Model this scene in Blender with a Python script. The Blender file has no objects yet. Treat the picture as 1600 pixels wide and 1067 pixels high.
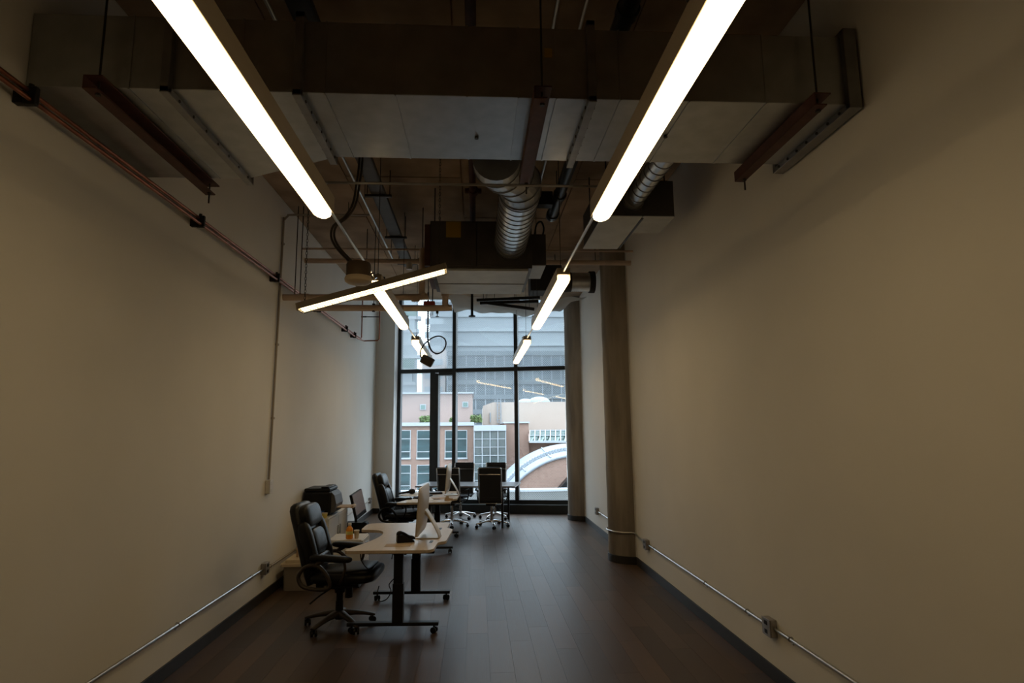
import bpy, bmesh, math, random
from mathutils import Vector, Matrix
random.seed(7)
S = bpy.context.scene
COL = S.collection
PI = math.pi

# ------------------------------------------------------------------ camera, world, exposure
EYE = 1.75
cam_d = bpy.data.cameras.new('camera'); cam = bpy.data.objects.new('camera', cam_d); COL.objects.link(cam)
cam_d.sensor_width = 36.0; cam_d.lens = 940 * 36 / 1600; cam_d.clip_start = 0.05; cam_d.clip_end = 600
_F, _CX, _CY = 940.0, 800.0, 533.5
vy = Vector((745 - _CX, 672 - _CY, _F)).normalized()
vz = Vector((740 - _CX, -5900 - _CY, _F)).normalized(); vz = (vz - vz.dot(vy) * vy).normalized()
vx = vy.cross(vz)
ROT = Matrix((vx, vy, vz))                      # camera (right, down, forward) -> world
cx_, cy_, cz_ = ROT.col[0], ROT.col[1], ROT.col[2]
cam.matrix_world = Matrix(((cx_[0], -cy_[0], -cz_[0], 0), (cx_[1], -cy_[1], -cz_[1], 0), (cx_[2], -cy_[2], -cz_[2], EYE), (0, 0, 0, 1)))
S.camera = cam

W = bpy.data.worlds.new('overcast'); S.world = W; W.use_nodes = True
_n = W.node_tree.nodes; _l = W.node_tree.links
_bg = _n['Background']
_tc = _n.new('ShaderNodeTexCoord'); _sp = _n.new('ShaderNodeSeparateXYZ'); _rp = _n.new('ShaderNodeValToRGB')
_l.new(_tc.outputs['Generated'], _sp.inputs[0]); _l.new(_sp.outputs['Z'], _rp.inputs[0]); _l.new(_rp.outputs[0], _bg.inputs['Color'])
_mr = _n.new('ShaderNodeMapRange'); _l.new(_sp.outputs['Z'], _mr.inputs['Value'])       # overcast sky: the zenith is brighter than the horizon
_mr.inputs['To Min'].default_value = 3.4; _mr.inputs['To Max'].default_value = 9.0; _l.new(_mr.outputs[0], _bg.inputs['Strength'])
_rp.color_ramp.elements[0].position = 0.0; _rp.color_ramp.elements[0].color = (0.76, 0.88, 0.98, 1)
_rp.color_ramp.elements[1].position = 1.0; _rp.color_ramp.elements[1].color = (0.78, 0.89, 1.0, 1)

S.view_settings.view_transform = 'Standard'; S.view_settings.look = 'None'
S.view_settings.exposure = 0.0; S.view_settings.gamma = 1.0; S.view_settings.use_curve_mapping = False
S.cycles.max_bounces = 10; S.cycles.diffuse_bounces = 5; S.cycles.transparent_max_bounces = 16
S.cycles.sample_clamp_indirect = 4.0; S.cycles.caustics_reflective = False; S.cycles.caustics_refractive = False

LAMP_STRENGTH = 8.3
LAMP_COLOR = (1.0, 0.71, 0.36)

XL, XR, ZC = -2.25, 2.08, 4.42
WIN_ANG = math.atan(-0.2)                       # the window wall runs at a slant
def win(u, v, z):                               # window-wall coordinates (u along, v outward) -> world
    return Vector((math.cos(WIN_ANG) * u - math.sin(WIN_ANG) * v, 13.4 + math.sin(WIN_ANG) * u + math.cos(WIN_ANG) * v, z))

# portal so that the daylight comes in cleanly through the window opening
_pd = bpy.data.lights.new('window_portal', 'AREA'); _pd.shape = 'RECTANGLE'; _pd.size = 3.9; _pd.size_y = 4.9; _pd.cycles.is_portal = True
_po = bpy.data.objects.new('window_portal', _pd); COL.objects.link(_po)
_po.location = win(0.1, 0.25, 2.6); _po.rotation_euler = (-PI / 2, 0, WIN_ANG)

# ------------------------------------------------------------------ materials
MATS = {}
def mat(name, col, rough=0.6, metal=0.0, noise=0.0, nscale=8.0, bump=0.0, bscale=60.0, stretch=(1, 1, 1), spec=0.5, coat=0.0, sheen=0.0):
    if name in MATS: return MATS[name]
    m = bpy.data.materials.new(name); m.use_nodes = True; MATS[name] = m
    nt = m.node_tree; b = nt.nodes['Principled BSDF']
    b.inputs['Base Color'].default_value = (*col, 1); b.inputs['Roughness'].default_value = rough; b.inputs['Metallic'].default_value = metal
    b.inputs['Specular IOR Level'].default_value = spec; b.inputs['Coat Weight'].default_value = coat
    if noise or bump:
        tc = nt.nodes.new('ShaderNodeTexCoord'); mp = nt.nodes.new('ShaderNodeMapping'); mp.inputs['Scale'].default_value = stretch
        nt.links.new(tc.outputs['Object'], mp.inputs[0])
    if noise:
        no = nt.nodes.new('ShaderNodeTexNoise'); no.inputs['Scale'].default_value = nscale; no.inputs['Detail'].default_value = 6
        nt.links.new(mp.outputs[0], no.inputs['Vector'])
        r = nt.nodes.new('ShaderNodeValToRGB'); r.color_ramp.elements[0].position = 0.3; r.color_ramp.elements[1].position = 0.7
        r.color_ramp.elements[0].color = (*[c * (1 - noise) for c in col], 1); r.color_ramp.elements[1].color = (*[min(1, c * (1 + noise)) for c in col], 1)
        nt.links.new(no.outputs[0], r.inputs[0]); nt.links.new(r.outputs[0], b.inputs['Base Color'])
    if bump:
        n2 = nt.nodes.new('ShaderNodeTexNoise'); n2.inputs['Scale'].default_value = bscale; n2.inputs['Detail'].default_value = 4
        nt.links.new(mp.outputs[0], n2.inputs['Vector'])
        bp = nt.nodes.new('ShaderNodeBump'); bp.inputs['Strength'].default_value = bump; bp.inputs['Distance'].default_value = 0.01
        nt.links.new(n2.outputs[0], bp.inputs['Height']); nt.links.new(bp.outputs[0], b.inputs['Normal'])
    return m

def emit(name, col, st):
    m = bpy.data.materials.new(name); m.use_nodes = True; MATS[name] = m
    nt = m.node_tree; nt.nodes.remove(nt.nodes['Principled BSDF'])
    e = nt.nodes.new('ShaderNodeEmission'); e.inputs[0].default_value = (*col, 1); e.inputs[1].default_value = st
    nt.links.new(e.outputs[0], nt.nodes['Material Output'].inputs[0]); return m

M_wall = mat('wall_paint', (0.77, 0.755, 0.715), 0.85, noise=0.03, nscale=1.2, bump=0.05, bscale=90, spec=0.2)
M_base = mat('dark_baseboard', (0.018, 0.016, 0.015), 0.5, noise=0.2)
M_conc = mat('column_concrete', (0.27, 0.235, 0.195), 0.85, noise=0.42, nscale=4.5, bump=0.35, bscale=18, stretch=(1, 1, 0.14), spec=0.25)
M_slab = mat('slab_concrete', (0.40, 0.295, 0.205), 0.9, noise=0.3, nscale=2.2, bump=0.2, bscale=14, spec=0.2)
M_galv = mat('galvanised_steel', (0.42, 0.43, 0.43), 0.36, 0.92, noise=0.10, nscale=9)
M_galv2 = mat('galvanised_steel_dull', (0.30, 0.30, 0.30), 0.42, 0.85, noise=0.18, nscale=7)
M_spiral = mat('spiral_duct_steel', (0.62, 0.64, 0.66), 0.28, 0.95, noise=0.1, nscale=12)
M_unit = mat('unit_grey_steel', (0.085, 0.08, 0.078), 0.55, 0.3, noise=0.2, nscale=5)
M_unitpale = mat('unit_bounce_lit_underside', (0.60, 0.63, 0.64), 0.6, 0.15, noise=0.1, nscale=5)  # paler than the casing: daylight bounced off the floor is in this colour
M_red = mat('red_oxide_steel', (0.085, 0.032, 0.022), 0.6, 0.1, noise=0.35, nscale=10)
M_rod = mat('threaded_rod_steel', (0.06, 0.055, 0.05), 0.5, 0.7)
M_cop = mat('copper', (0.30, 0.115, 0.065), 0.35, 0.9, noise=0.3, nscale=9)
M_clamp = mat('black_iron', (0.012, 0.012, 0.012), 0.55, 0.2)
M_abs = mat('black_plastic_pipe', (0.012, 0.013, 0.014), 0.4)
M_cpvc = mat('beige_plastic_pipe', (0.60, 0.47, 0.37), 0.55, noise=0.1, nscale=6)
M_emt = mat('steel_conduit', (0.55, 0.55, 0.54), 0.32, 0.9, noise=0.1, nscale=10)
M_emtpaint = mat('painted_conduit', (0.36, 0.32, 0.27), 0.6, 0.2)
M_box = mat('steel_box', (0.40, 0.38, 0.36), 0.4, 0.8, noise=0.15, nscale=12)
M_whitepl = mat('white_plastic', (0.66, 0.64, 0.60), 0.45)
M_frame = mat('dark_window_frame', (0.030, 0.034, 0.036), 0.42, 0.35, noise=0.15, nscale=6)
M_lfix = mat('fixture_housing', (0.42, 0.36, 0.27), 0.5, 0.2)
M_lens = emit('lens_lit', LAMP_COLOR, LAMP_STRENGTH)
M_tube = emit('tube_lit', (1.0, 0.78, 0.42), 4.5)
M_leather = mat('black_leather', (0.005, 0.005, 0.0055), 0.34, noise=0.2, nscale=20, bump=0.15, bscale=70, spec=.3)
M_bronze = mat('bronze_paint', (0.055, 0.043, 0.033), 0.42, 0.4)
M_blackpl = mat('black_plastic', (0.006, 0.006, 0.006), 0.42, spec=.25)
M_blackmt = mat('black_metal', (0.010, 0.010, 0.011), 0.42, 0.3)
M_chrome = mat('chrome', (0.72, 0.72, 0.72), 0.12, 1.0)
M_desk = mat('pale_birch_laminate', (0.62, 0.52, 0.40), 0.32, noise=0.05, nscale=6, stretch=(6, 1, 1))
M_edge = mat('desk_edge_ply', (0.42, 0.29, 0.18), 0.5, noise=0.2, nscale=20)
M_ctop = mat('grey_laminate', (0.15, 0.15, 0.165), 0.28, noise=0.1, nscale=5)
M_alu = mat('brushed_aluminium', (0.62, 0.55, 0.45), 0.38, 0.35)
M_screen = mat('black_glass_screen', (0.006, 0.006, 0.008), 0.06, 0.0, spec=0.8)
M_white = mat('white_laminate', (0.74, 0.73, 0.71), 0.4)
M_warmlit = mat('warm_lit_laminate', (0.62, 0.54, 0.43), 0.45)  # white laminate with the warm lamp light put into its colour
M_paper = mat('paper', (0.78, 0.76, 0.72), 0.7)
M_card = mat('kraft_paper', (0.55, 0.42, 0.30), 0.7)
M_mesh = mat('black_mesh_fabric', (0.009, 0.009, 0.010), 0.7, bump=0.3, bscale=120)
M_juice = mat('orange_juice', (0.85, 0.30, 0.02), 0.25)
M_yellow = mat('yellow_label', (0.42, 0.26, 0.02), 0.6)
M_blue = mat('blue_plastic', (0.02, 0.09, 0.32), 0.4)
M_yel2 = mat('yellow_card', (0.72, 0.62, 0.18), 0.5)
M_redp = mat('red_plastic', (0.30, 0.035, 0.02), 0.5)
M_canister = mat('brown_painted_can', (0.11, 0.075, 0.05), 0.5, 0.2)
M_canlens = mat('cream_lens', (0.62, 0.52, 0.37), 0.5)
M_insul = mat('dark_insulation_wrap', (0.028, 0.025, 0.024), 0.7, bump=0.4, bscale=14)

# tilted monitor's screen: glossy, pinkish, with a cell relief
def textured_screen_mat():
    m = mat('textured_screen', (0.34, 0.27, 0.265), 0.22, spec=.7); nt = m.node_tree
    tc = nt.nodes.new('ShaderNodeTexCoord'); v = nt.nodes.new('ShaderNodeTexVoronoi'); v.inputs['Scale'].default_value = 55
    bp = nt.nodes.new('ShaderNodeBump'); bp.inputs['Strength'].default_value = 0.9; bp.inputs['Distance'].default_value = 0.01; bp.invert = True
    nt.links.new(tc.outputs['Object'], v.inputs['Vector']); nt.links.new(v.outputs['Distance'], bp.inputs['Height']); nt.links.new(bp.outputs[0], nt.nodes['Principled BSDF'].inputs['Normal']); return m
M_texscreen = textured_screen_mat()
# film: white poly sheet, some light comes through it
def film_mat():
    m = bpy.data.materials.new('white_poly_film'); m.use_nodes = True; nt = m.node_tree; nt.nodes.remove(nt.nodes['Principled BSDF'])
    d = nt.nodes.new('ShaderNodeBsdfDiffuse'); d.inputs[0].default_value = (0.75, 0.77, 0.76, 1)
    t = nt.nodes.new('ShaderNodeBsdfTranslucent'); t.inputs[0].default_value = (0.88, 0.90, 0.90, 1)
    x = nt.nodes.new('ShaderNodeMixShader'); x.inputs[0].default_value = 0.65
    nt.links.new(d.outputs[0], x.inputs[1]); nt.links.new(t.outputs[0], x.inputs[2]); nt.links.new(x.outputs[0], nt.nodes['Material Output'].inputs[0]); return m
M_film = film_mat()

# wood plank: every plank takes its own tone
def plank_mat():
    m = bpy.data.materials.new('dark_wood_plank'); m.use_nodes = True; nt = m.node_tree; b = nt.nodes['Principled BSDF']
    oi = nt.nodes.new('ShaderNodeObjectInfo'); r = nt.nodes.new('ShaderNodeValToRGB')
    r.color_ramp.elements[0].color = (0.056, 0.036, 0.025, 1); r.color_ramp.elements[1].color = (0.108, 0.066, 0.042, 1)
    e = r.color_ramp.elements.new(0.55); e.color = (0.078, 0.051, 0.036, 1)
    nt.links.new(oi.outputs['Random'], r.inputs[0])
    tc = nt.nodes.new('ShaderNodeTexCoord'); mp = nt.nodes.new('ShaderNodeMapping'); mp.inputs['Scale'].default_value = (14, 1.3, 1)
    ad = nt.nodes.new('ShaderNodeVectorMath'); ad.operation = 'ADD'
    nt.links.new(tc.outputs['Object'], ad.inputs[0]); nt.links.new(oi.outputs['Location'], ad.inputs[1]); nt.links.new(ad.outputs[0], mp.inputs[0])
    no = nt.nodes.new('ShaderNodeTexNoise'); no.inputs['Scale'].default_value = 2.2; no.inputs['Detail'].default_value = 8
    nt.links.new(mp.outputs[0], no.inputs['Vector'])
    mx = nt.nodes.new('ShaderNodeMix'); mx.data_type = 'RGBA'; mx.blend_type = 'MULTIPLY'; mx.inputs['Factor'].default_value = 0.75
    r2 = nt.nodes.new('ShaderNodeValToRGB'); r2.color_ramp.elements[0].position = 0.3; r2.color_ramp.elements[0].color = (0.55, 0.55, 0.55, 1); r2.color_ramp.elements[1].position = 0.7; r2.color_ramp.elements[1].color = (1.25, 1.22, 1.2, 1)
    nt.links.new(no.outputs[0], r2.inputs[0]); nt.links.new(r.outputs[0], mx.inputs['A']); nt.links.new(r2.outputs[0], mx.inputs['B']); nt.links.new(mx.outputs['Result'], b.inputs['Base Color'])
    mr = nt.nodes.new('ShaderNodeMapRange'); mr.inputs['To Min'].default_value = 0.27; mr.inputs['To Max'].default_value = 0.50
    nt.links.new(no.outputs[0], mr.inputs['Value']); nt.links.new(mr.outputs[0], b.inputs['Roughness'])
    bp = nt.nodes.new('ShaderNodeBump'); bp.inputs['Strength'].default_value = 0.12; bp.inputs['Distance'].default_value = 0.004
    nt.links.new(no.outputs[0], bp.inputs['Height']); nt.links.new(bp.outputs[0], b.inputs['Normal'])
    return m
M_plank = plank_mat()

# window glass printed with staggered dots (ceramic frit): dense above, fading out at head height, dense again at the bottom
def glass_mat():
    m = bpy.data.materials.new('fritted_glass'); m.use_nodes = True; nt = m.node_tree; N = nt.nodes; L = nt.links
    N.remove(N['Principled BSDF'])
    def math_(op, a, b=None, c=None):
        n = N.new('ShaderNodeMath'); n.operation = op
        for i, v in enumerate((a, b, c)):
            if v is None: continue
            if isinstance(v, (int, float)): n.inputs[i].default_value = v
            else: L.new(v, n.inputs[i])
        return n.outputs[0]
    tc = N.new('ShaderNodeTexCoord'); sp = N.new('ShaderNodeSeparateXYZ'); L.new(tc.outputs['Object'], sp.inputs[0])
    x, z = sp.outputs['X'], sp.outputs['Z']
    P = 0.040
    row = math_('FLOOR', math_('DIVIDE', z, P * 0.62))
    sh = math_('MULTIPLY', math_('MODULO', math_('ADD', row, 1000), 2), 0.5)
    fx = math_('SUBTRACT', math_('FRACT', math_('ADD', math_('ADD', math_('DIVIDE', x, P), 500), sh)), 0.5)
    fz = math_('MULTIPLY', math_('SUBTRACT', math_('FRACT', math_('DIVIDE', z, P * 0.62)), 0.5), 0.62)
    d = math_('SQRT', math_('ADD', math_('MULTIPLY', fx, fx), math_('MULTIPLY', fz, fz)))
    def ramp(v, a, b, lo, hi):
        n = N.new('ShaderNodeMapRange'); n.inputs['From Min'].default_value = a; n.inputs['From Max'].default_value = b
        n.inputs['To Min'].default_value = lo; n.inputs['To Max'].default_value = hi; n.clamp = True; L.new(v, n.inputs['Value']); return n.outputs[0]
    rad = math_('MAXIMUM', ramp(z, 2.05, 2.75, 0.0, 0.275), ramp(z, 0.40, 0.56, 0.30, 0.0))
    mask = math_('LESS_THAN', d, rad)
    tr = N.new('ShaderNodeBsdfTransparent'); tr.inputs[0].default_value = (0.93, 0.96, 0.97, 1)
    gl = N.new('ShaderNodeBsdfGlossy'); gl.inputs['Roughness'].default_value = 0.0
    df = N.new('ShaderNodeBsdfDiffuse'); df.inputs[0].default_value = (0.32, 0.34, 0.35, 1)
    tl = N.new('ShaderNodeBsdfTranslucent'); tl.inputs[0].default_value = (0.33, 0.36, 0.38, 1)
    dt = N.new('ShaderNodeMixShader'); dt.inputs[0].default_value = 0.65; L.new(df.outputs[0], dt.inputs[1]); L.new(tl.outputs[0], dt.inputs[2])
    o = N.new('ShaderNodeMixShader'); L.new(mask, o.inputs[0]); L.new(tr.outputs[0], o.inputs[1]); L.new(dt.outputs[0], o.inputs[2])
    fr = N.new('ShaderNodeMixShader'); fr.inputs[0].default_value = 0.07; L.new(o.outputs[0], fr.inputs[1]); L.new(gl.outputs[0], fr.inputs[2])
    L.new(fr.outputs[0], N['Material Output'].inputs[0]); return m
M_glass = glass_mat()

# ------------------------------------------------------------------ mesh builder
class MB:
    def __init__(s): s.bm = bmesh.new()
    def _xf(s, vs, mtx): bmesh.ops.transform(s.bm, matrix=mtx, verts=vs)
    def box(s, x0, x1, y0, y1, z0, z1, bev=0.0, seg=2, mtx=None):
        r = bmesh.ops.create_cube(s.bm, size=1.0); vs = r['verts']
        s._xf(vs, Matrix.Translation(((x0 + x1) / 2, (y0 + y1) / 2, (z0 + z1) / 2)) @ Matrix.Diagonal((abs(x1 - x0), abs(y1 - y0), abs(z1 - z0), 1)))
        if bev:
            es = list({e for v in vs for e in v.link_edges})
            bb = bmesh.ops.bevel(s.bm, geom=es, offset=bev, segments=seg, affect='EDGES', profile=0.5); vs = list({v for f in bb['faces'] for v in f.verts} | {v for v in vs if v.is_valid})
        if mtx is not None: s._xf([v for v in vs if v.is_valid], mtx)
        return s
    def bar(s, p, q, w, h, bev=0.0):              # box beam from p to q
        p, q = Vector(p), Vector(q); d = q - p; L = d.length
        m = Matrix.Translation((p + q) / 2) @ d.to_track_quat('Y', 'Z').to_matrix().to_4x4()
        return s.box(-w / 2, w / 2, -L / 2, L / 2, -h / 2, h / 2, bev, 2, m)
    def cyl(s, p, q, r, r2=None, n=16, cap=True):
        p, q = Vector(p), Vector(q); d = q - p
        m = Matrix.Translation((p + q) / 2) @ d.to_track_quat('Z', 'Y').to_matrix().to_4x4()
        bmesh.ops.create_cone(s.bm, cap_ends=cap, segments=n, radius1=r, radius2=r if r2 is None else r2, depth=d.length, matrix=m); return s
    def tube(s, pts, r, n=10, closed=False, smooth=4, flat=1.0, cap=True):
        pts = [Vector(p) for p in pts]
        if smooth: pts = crom(pts, smooth, closed)
        rings = []; N_ = len(pts); prev = None
        for i, p in enumerate(pts):
            a = pts[(i - 1) % N_] if (closed or i) else p; b = pts[(i + 1) % N_] if (closed or i < N_ - 1) else p
            t = (b - a).normalized()
            if prev is None:
                u = Vector((0, 0, 1)).cross(t)
                if u.length < 0.05: u = Vector((0, 1, 0)).cross(t)
                u.normalize()
            else: u = (prev - prev.dot(t) * t).normalized()
            prev = u; v = t.cross(u)
            rr = r[i * len(r) // N_] if isinstance(r, (list, tuple)) else r
            rings.append([s.bm.verts.new(p + u * rr * math.cos(2 * PI * k / n) + v * rr * flat * math.sin(2 * PI * k / n)) for k in range(n)])
        for i in range(N_ if closed else N_ - 1):
            A, B = rings[i], rings[(i + 1) % N_]
            for k in range(n): s.bm.faces.new((A[k], A[(k + 1) % n], B[(k + 1) % n], B[k]))
        if not closed and cap: s.bm.faces.new(rings[0][::-1]); s.bm.faces.new(rings[-1])
        return s
    def lathe(s, prof, c=(0, 0, 0), n=24):         # prof: (r, z), about vertical axis at c
        c = Vector(c); rings = []
        for r, z in prof: rings.append([s.bm.verts.new(c + Vector((r * math.cos(2 * PI * k / n), r * math.sin(2 * PI * k / n), z))) for k in range(n)])
        for A, B in zip(rings, rings[1:]):
            for k in range(n): s.bm.faces.new((A[k], A[(k + 1) % n], B[(k + 1) % n], B[k]))
        s.bm.faces.new(rings[0][::-1]); s.bm.faces.new(rings[-1]); return s
    def prism(s, poly, z0, z1, mtx=None, bev=0.0):
        a = [s.bm.verts.new((x, y, z0)) for x, y in poly]; b = [s.bm.verts.new((x, y, z1)) for x, y in poly]; n = len(poly)
        fs = [s.bm.faces.new(a[::-1]), s.bm.faces.new(b)] + [s.bm.faces.new((a[i], a[(i + 1) % n], b[(i + 1) % n], b[i])) for i in range(n)]
        vs = a + b
        if bev:
            es = list(fs[0].edges) + list(fs[1].edges)
            bb = bmesh.ops.bevel(s.bm, geom=es, offset=bev, segments=2, affect='EDGES', profile=0.5); vs = [v for v in set(vs) | {v for f in bb['faces'] for v in f.verts} if v.is_valid]
        if mtx is not None: s._xf(vs, mtx)
        return s
    def loft(s, secs, n=24, cap=True):              # sec: (centre, u, v, a, b, exponent)
        rings = []
        for c, u, v, a, b, e in secs:
            c, u, v = Vector(c), Vector(u), Vector(v); ring = []
            for k in range(n):
                t = 2 * PI * k / n; ct, st = math.cos(t), math.sin(t)
                ring.append(s.bm.verts.new(c + u * a * math.copysign(abs(ct) ** (2 / e), ct) + v * b * math.copysign(abs(st) ** (2 / e), st)))
            rings.append(ring)
        for A, B in zip(rings, rings[1:]):
            for k in range(n): s.bm.faces.new((A[k], A[(k + 1) % n], B[(k + 1) % n], B[k]))
        if cap: s.bm.faces.new(rings[0][::-1]); s.bm.faces.new(rings[-1])
        return s
    def sell(s, c, size, e1=0.5, e2=0.5, nu=14, nv=24, mtx=None):   # superellipsoid cushion
        def f(w, e): return math.copysign(abs(w) ** e, w)
        vs = []; rings = []
        for i in range(1, nu):
            ph = -PI / 2 + PI * i / nu; ring = []
            for k in range(nv):
                th = 2 * PI * k / nv
                ring.append(s.bm.verts.new((size[0] * f(math.cos(ph), e1) * f(math.cos(th), e2), size[1] * f(math.cos(ph), e1) * f(math.sin(th), e2), size[2] * f(math.sin(ph), e1))))
            rings.append(ring); vs += ring
        b = s.bm.verts.new((0, 0, -size[2])); t = s.bm.verts.new((0, 0, size[2])); vs += [b, t]
        for A, B in zip(rings, rings[1:]):
            for k in range(nv): s.bm.faces.new((A[k], A[(k + 1) % nv], B[(k + 1) % nv], B[k]))
        for k in range(nv):
            s.bm.faces.new((b, rings[0][(k + 1) % nv], rings[0][k])); s.bm.faces.new((t, rings[-1][k], rings[-1][(k + 1) % nv]))
        m = Matrix.Translation(Vector(c))
        if mtx is not None: m = m @ mtx
        s._xf(vs, m); return s
    def grid(s, fn, nu, nv, thick=0.0):
        g = [[s.bm.verts.new(fn(i / nu, j / nv)) for j in range(nv + 1)] for i in range(nu + 1)]
        for i in range(nu):
            for j in range(nv): s.bm.faces.new((g[i][j], g[i + 1][j], g[i + 1][j + 1], g[i][j + 1]))
        if thick: bmesh.ops.solidify(s.bm, geom=list(s.bm.faces), thickness=thick)
        return s
    def quad(s, *p): s.bm.faces.new([s.bm.verts.new(Vector(q)) for q in p]); return s
    def build(s, name, m, parent=None, smooth=False, ang=40):
        bmesh.ops.recalc_face_normals(s.bm, faces=s.bm.faces)
        root = parent
        while root is not None and root.parent is not None: root = root.parent
        off = None
        if root is not None and root.get('_w'): off = root.location.copy()
        elif root is None and s.bm.verts:
            vs = [v.co for v in s.bm.verts]
            off = Vector((sum(v.x for v in vs) / len(vs), sum(v.y for v in vs) / len(vs), min(v.z for v in vs)))
        if off is not None: bmesh.ops.translate(s.bm, vec=-off, verts=s.bm.verts)
        me = bpy.data.meshes.new(name); s.bm.to_mesh(me); s.bm.free(); me.materials.append(m)
        if smooth:
            for p in me.polygons: p.use_smooth = True
            if ang: me.set_sharp_from_angle(angle=math.radians(ang))
        o = bpy.data.objects.new(name, me); COL.objects.link(o)
        if parent is not None: o.parent = parent
        elif off is not None: o.location = off
        return o
def crom(pts, k, closed):
    out = []; n = len(pts)
    rng = range(n) if closed else range(n - 1)
    for i in rng:
        p0 = pts[(i - 1) % n] if (closed or i) else pts[i]; p1 = pts[i]; p2 = pts[(i + 1) % n]; p3 = pts[(i + 2) % n] if (closed or i < n - 2) else p2
        for j in range(k):
            t = j / k
            out.append(0.5 * ((2 * p1) + (p2 - p0) * t + (2 * p0 - 5 * p1 + 4 * p2 - p3) * t * t + (3 * p1 - p0 - 3 * p2 + p3) * t ** 3))
    if not closed: out.append(pts[-1])
    return out
def thing(name, label, cat, loc=(0, 0, 0), rz=0.0, group=None, world=False):
    o = bpy.data.objects.new(name, None); COL.objects.link(o); o.location = loc; o.rotation_euler = (0, 0, rz); o.empty_display_size = 0.1
    o['label'] = label; o['category'] = cat
    if group: o['group'] = group
    if world: o['_w'] = 1
    return o
def tag(o, label, cat, group=None):
    o['label'] = label; o['category'] = cat
    if group: o['group'] = group
    return o
def struct(o): o['kind'] = 'structure'; return o
def copy_tree(o, parent=None):
    c = o.copy(); COL.objects.link(c)
    if parent is not None: c.parent = parent
    for ch in list(o.children): copy_tree(ch, c)
    return c
def dup(o, loc, rz, label):
    c = copy_tree(o); c.location = loc; c.rotation_euler = (0, 0, rz); c['label'] = label; return c
def rounded(poly, r, k=4):
    out = []; n = len(poly)
    for i in range(n):
        p0, p1, p2 = Vector(poly[i - 1]), Vector(poly[i]), Vector(poly[(i + 1) % n])
        rr = r[i] if isinstance(r, (list, tuple)) else r
        if rr <= 0: out.append(tuple(p1)); continue
        a = p1 + (p0 - p1).normalized() * min(rr, (p0 - p1).length * .45); b = p1 + (p2 - p1).normalized() * min(rr, (p2 - p1).length * .45)
        for j in range(k + 1):
            t = j / k; q = a * (1 - t) ** 2 + p1 * 2 * t * (1 - t) + b * t * t; out.append((q.x, q.y))
    return out

# ================================================================== THE ROOM
YB = -7.0                                        # wall behind the camera
YE = 14.1
fl = struct(MB().box(XL - .2, XR + .2, YB - .2, 3.5, -.2, 0).box(XL - .2, XR + .2, 3.5, 14.0, -.2, -.012).build('floor', M_plank))
# planks: 24 rows running towards the window, staggered joints
pw = (XR - XL) / 24; PL = 1.22
pm = None
for r in range(24):
    y = 3.5; first = True
    while y < 13.95:
        ln = PL if not first else PL * (0.25 + 0.75 * ((r * 0.381966) % 1)); first = False
        y1 = min(y + ln, 13.97)
        if pm is None:
            b = MB().box(-.5, .5, -.5, .5, -.012, 0); pm = b.build('plank', M_plank, fl).data; o = bpy.data.objects['plank']
        else: o = bpy.data.objects.new('plank', pm); COL.objects.link(o); o.parent = fl
        o.location = Vector((XL + (r + .5) * pw, (y + y1) / 2, 0)) - fl.location
        o.scale = (pw - .0014, y1 - y - .0012, 1)
        y = y1
struct(MB().box(XL - .2, XL, YB - .2, YE, 0, 5.4).build('wall_left', M_wall))
struct(MB().box(XR, XR + .2, YB - .2, YE, 0, 5.4).build('wall_right', M_wall))
struct(MB().box(XL, XR, YB - .2, YB, 0, 5.4).build('wall_back', mat('darkened_unseen_wall', (.10, .09, .08), .9)))  # unseen wall, its colour darkened so the duct front stays dark
# ceiling slab stops short of the glass; shuttering board panels under it
ce = struct(MB().box(XL, XR, YB, 12.2, ZC + .012, 5.4).build('ceiling', M_slab))
struct(MB().box(XL - .2, XR + .2, 12.2, YE + .1, 5.2, 5.4).build('ceiling_window_bay', M_wall))
for i in range(4):
    for j in range(9):
        x0 = XL + (-.35 + 1.22 * i); x1 = min(x0 + 1.22, XR); x0 = max(x0, XL); y0 = -7.3 + 2.44 * (j - (.5 if i % 2 else 0)); y1 = min(y0 + 2.44, 12.2); y0 = max(y0, YB)
        if y1 - y0 < .1: continue
        dz = random.uniform(-.004, .004)
        MB().box(x0 + .006, x1 - .006, y0 + .006, y1 - .006, ZC + dz - .004, ZC + .012).build('concrete_panel', M_slab, ce)
for o in ce.children:                              # panel vertices were laid out in room coordinates
    o.location = -ce.location
struct(MB().box(XL, XL + .015, YB, 13.8, 0, .10, .003).build('baseboard_left', M_base))
b = MB()
for a, c in ((YB, 8.02), (8.72, 11.78), (12.43, 12.95)): b.box(XR - .015, XR, a, c, 0, .10, .003)
struct(b.build('baseboard_right', M_base))

# window wall: pier on the left, then the glazing
def wbox(mb, u0, u1, v0, v1, z0, z1, bev=0):
    m = Matrix.Translation((0, 13.4, 0)) @ Matrix.Rotation(WIN_ANG, 4, 'Z')
    return mb.box(u0, u1, v0, v1, z0, z1, bev, 2, m)
struct(wbox(MB(), -2.40, -1.82, -.30, .3, 0, 5.2).build('wall_window', M_wall))
struct(wbox(MB(), -2.28, -1.82, -.315, -.30, 0, .10).build('baseboard_window', M_base))
wn = bpy.data.objects.new('window_1', None); COL.objects.link(wn); wn.location = (0, 13.4, 0); wn.rotation_euler = (0, 0, WIN_ANG); struct(wn)
U0, U1, ZT, ZW = -1.80, 2.16, 3.08, 5.2
MB().box(U0, U1, -.20, .12, 0, .17, .004).box(U0, U1, -.20, .10, .17, .185, .003).build('sill', M_frame, wn)
MB().box(U0, U1, -.05, .07, .185, .265, .003).build('bottom_rail', M_frame, wn)
MB().box(U0 - .02, U0 + .06, -.04, .09, .265, ZW).build('jamb', M_frame, wn)
MB().box(U0 - .02, U0 - .010, -.29, -.05, .19, ZW).build('reveal_strip', M_white, wn)
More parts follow.
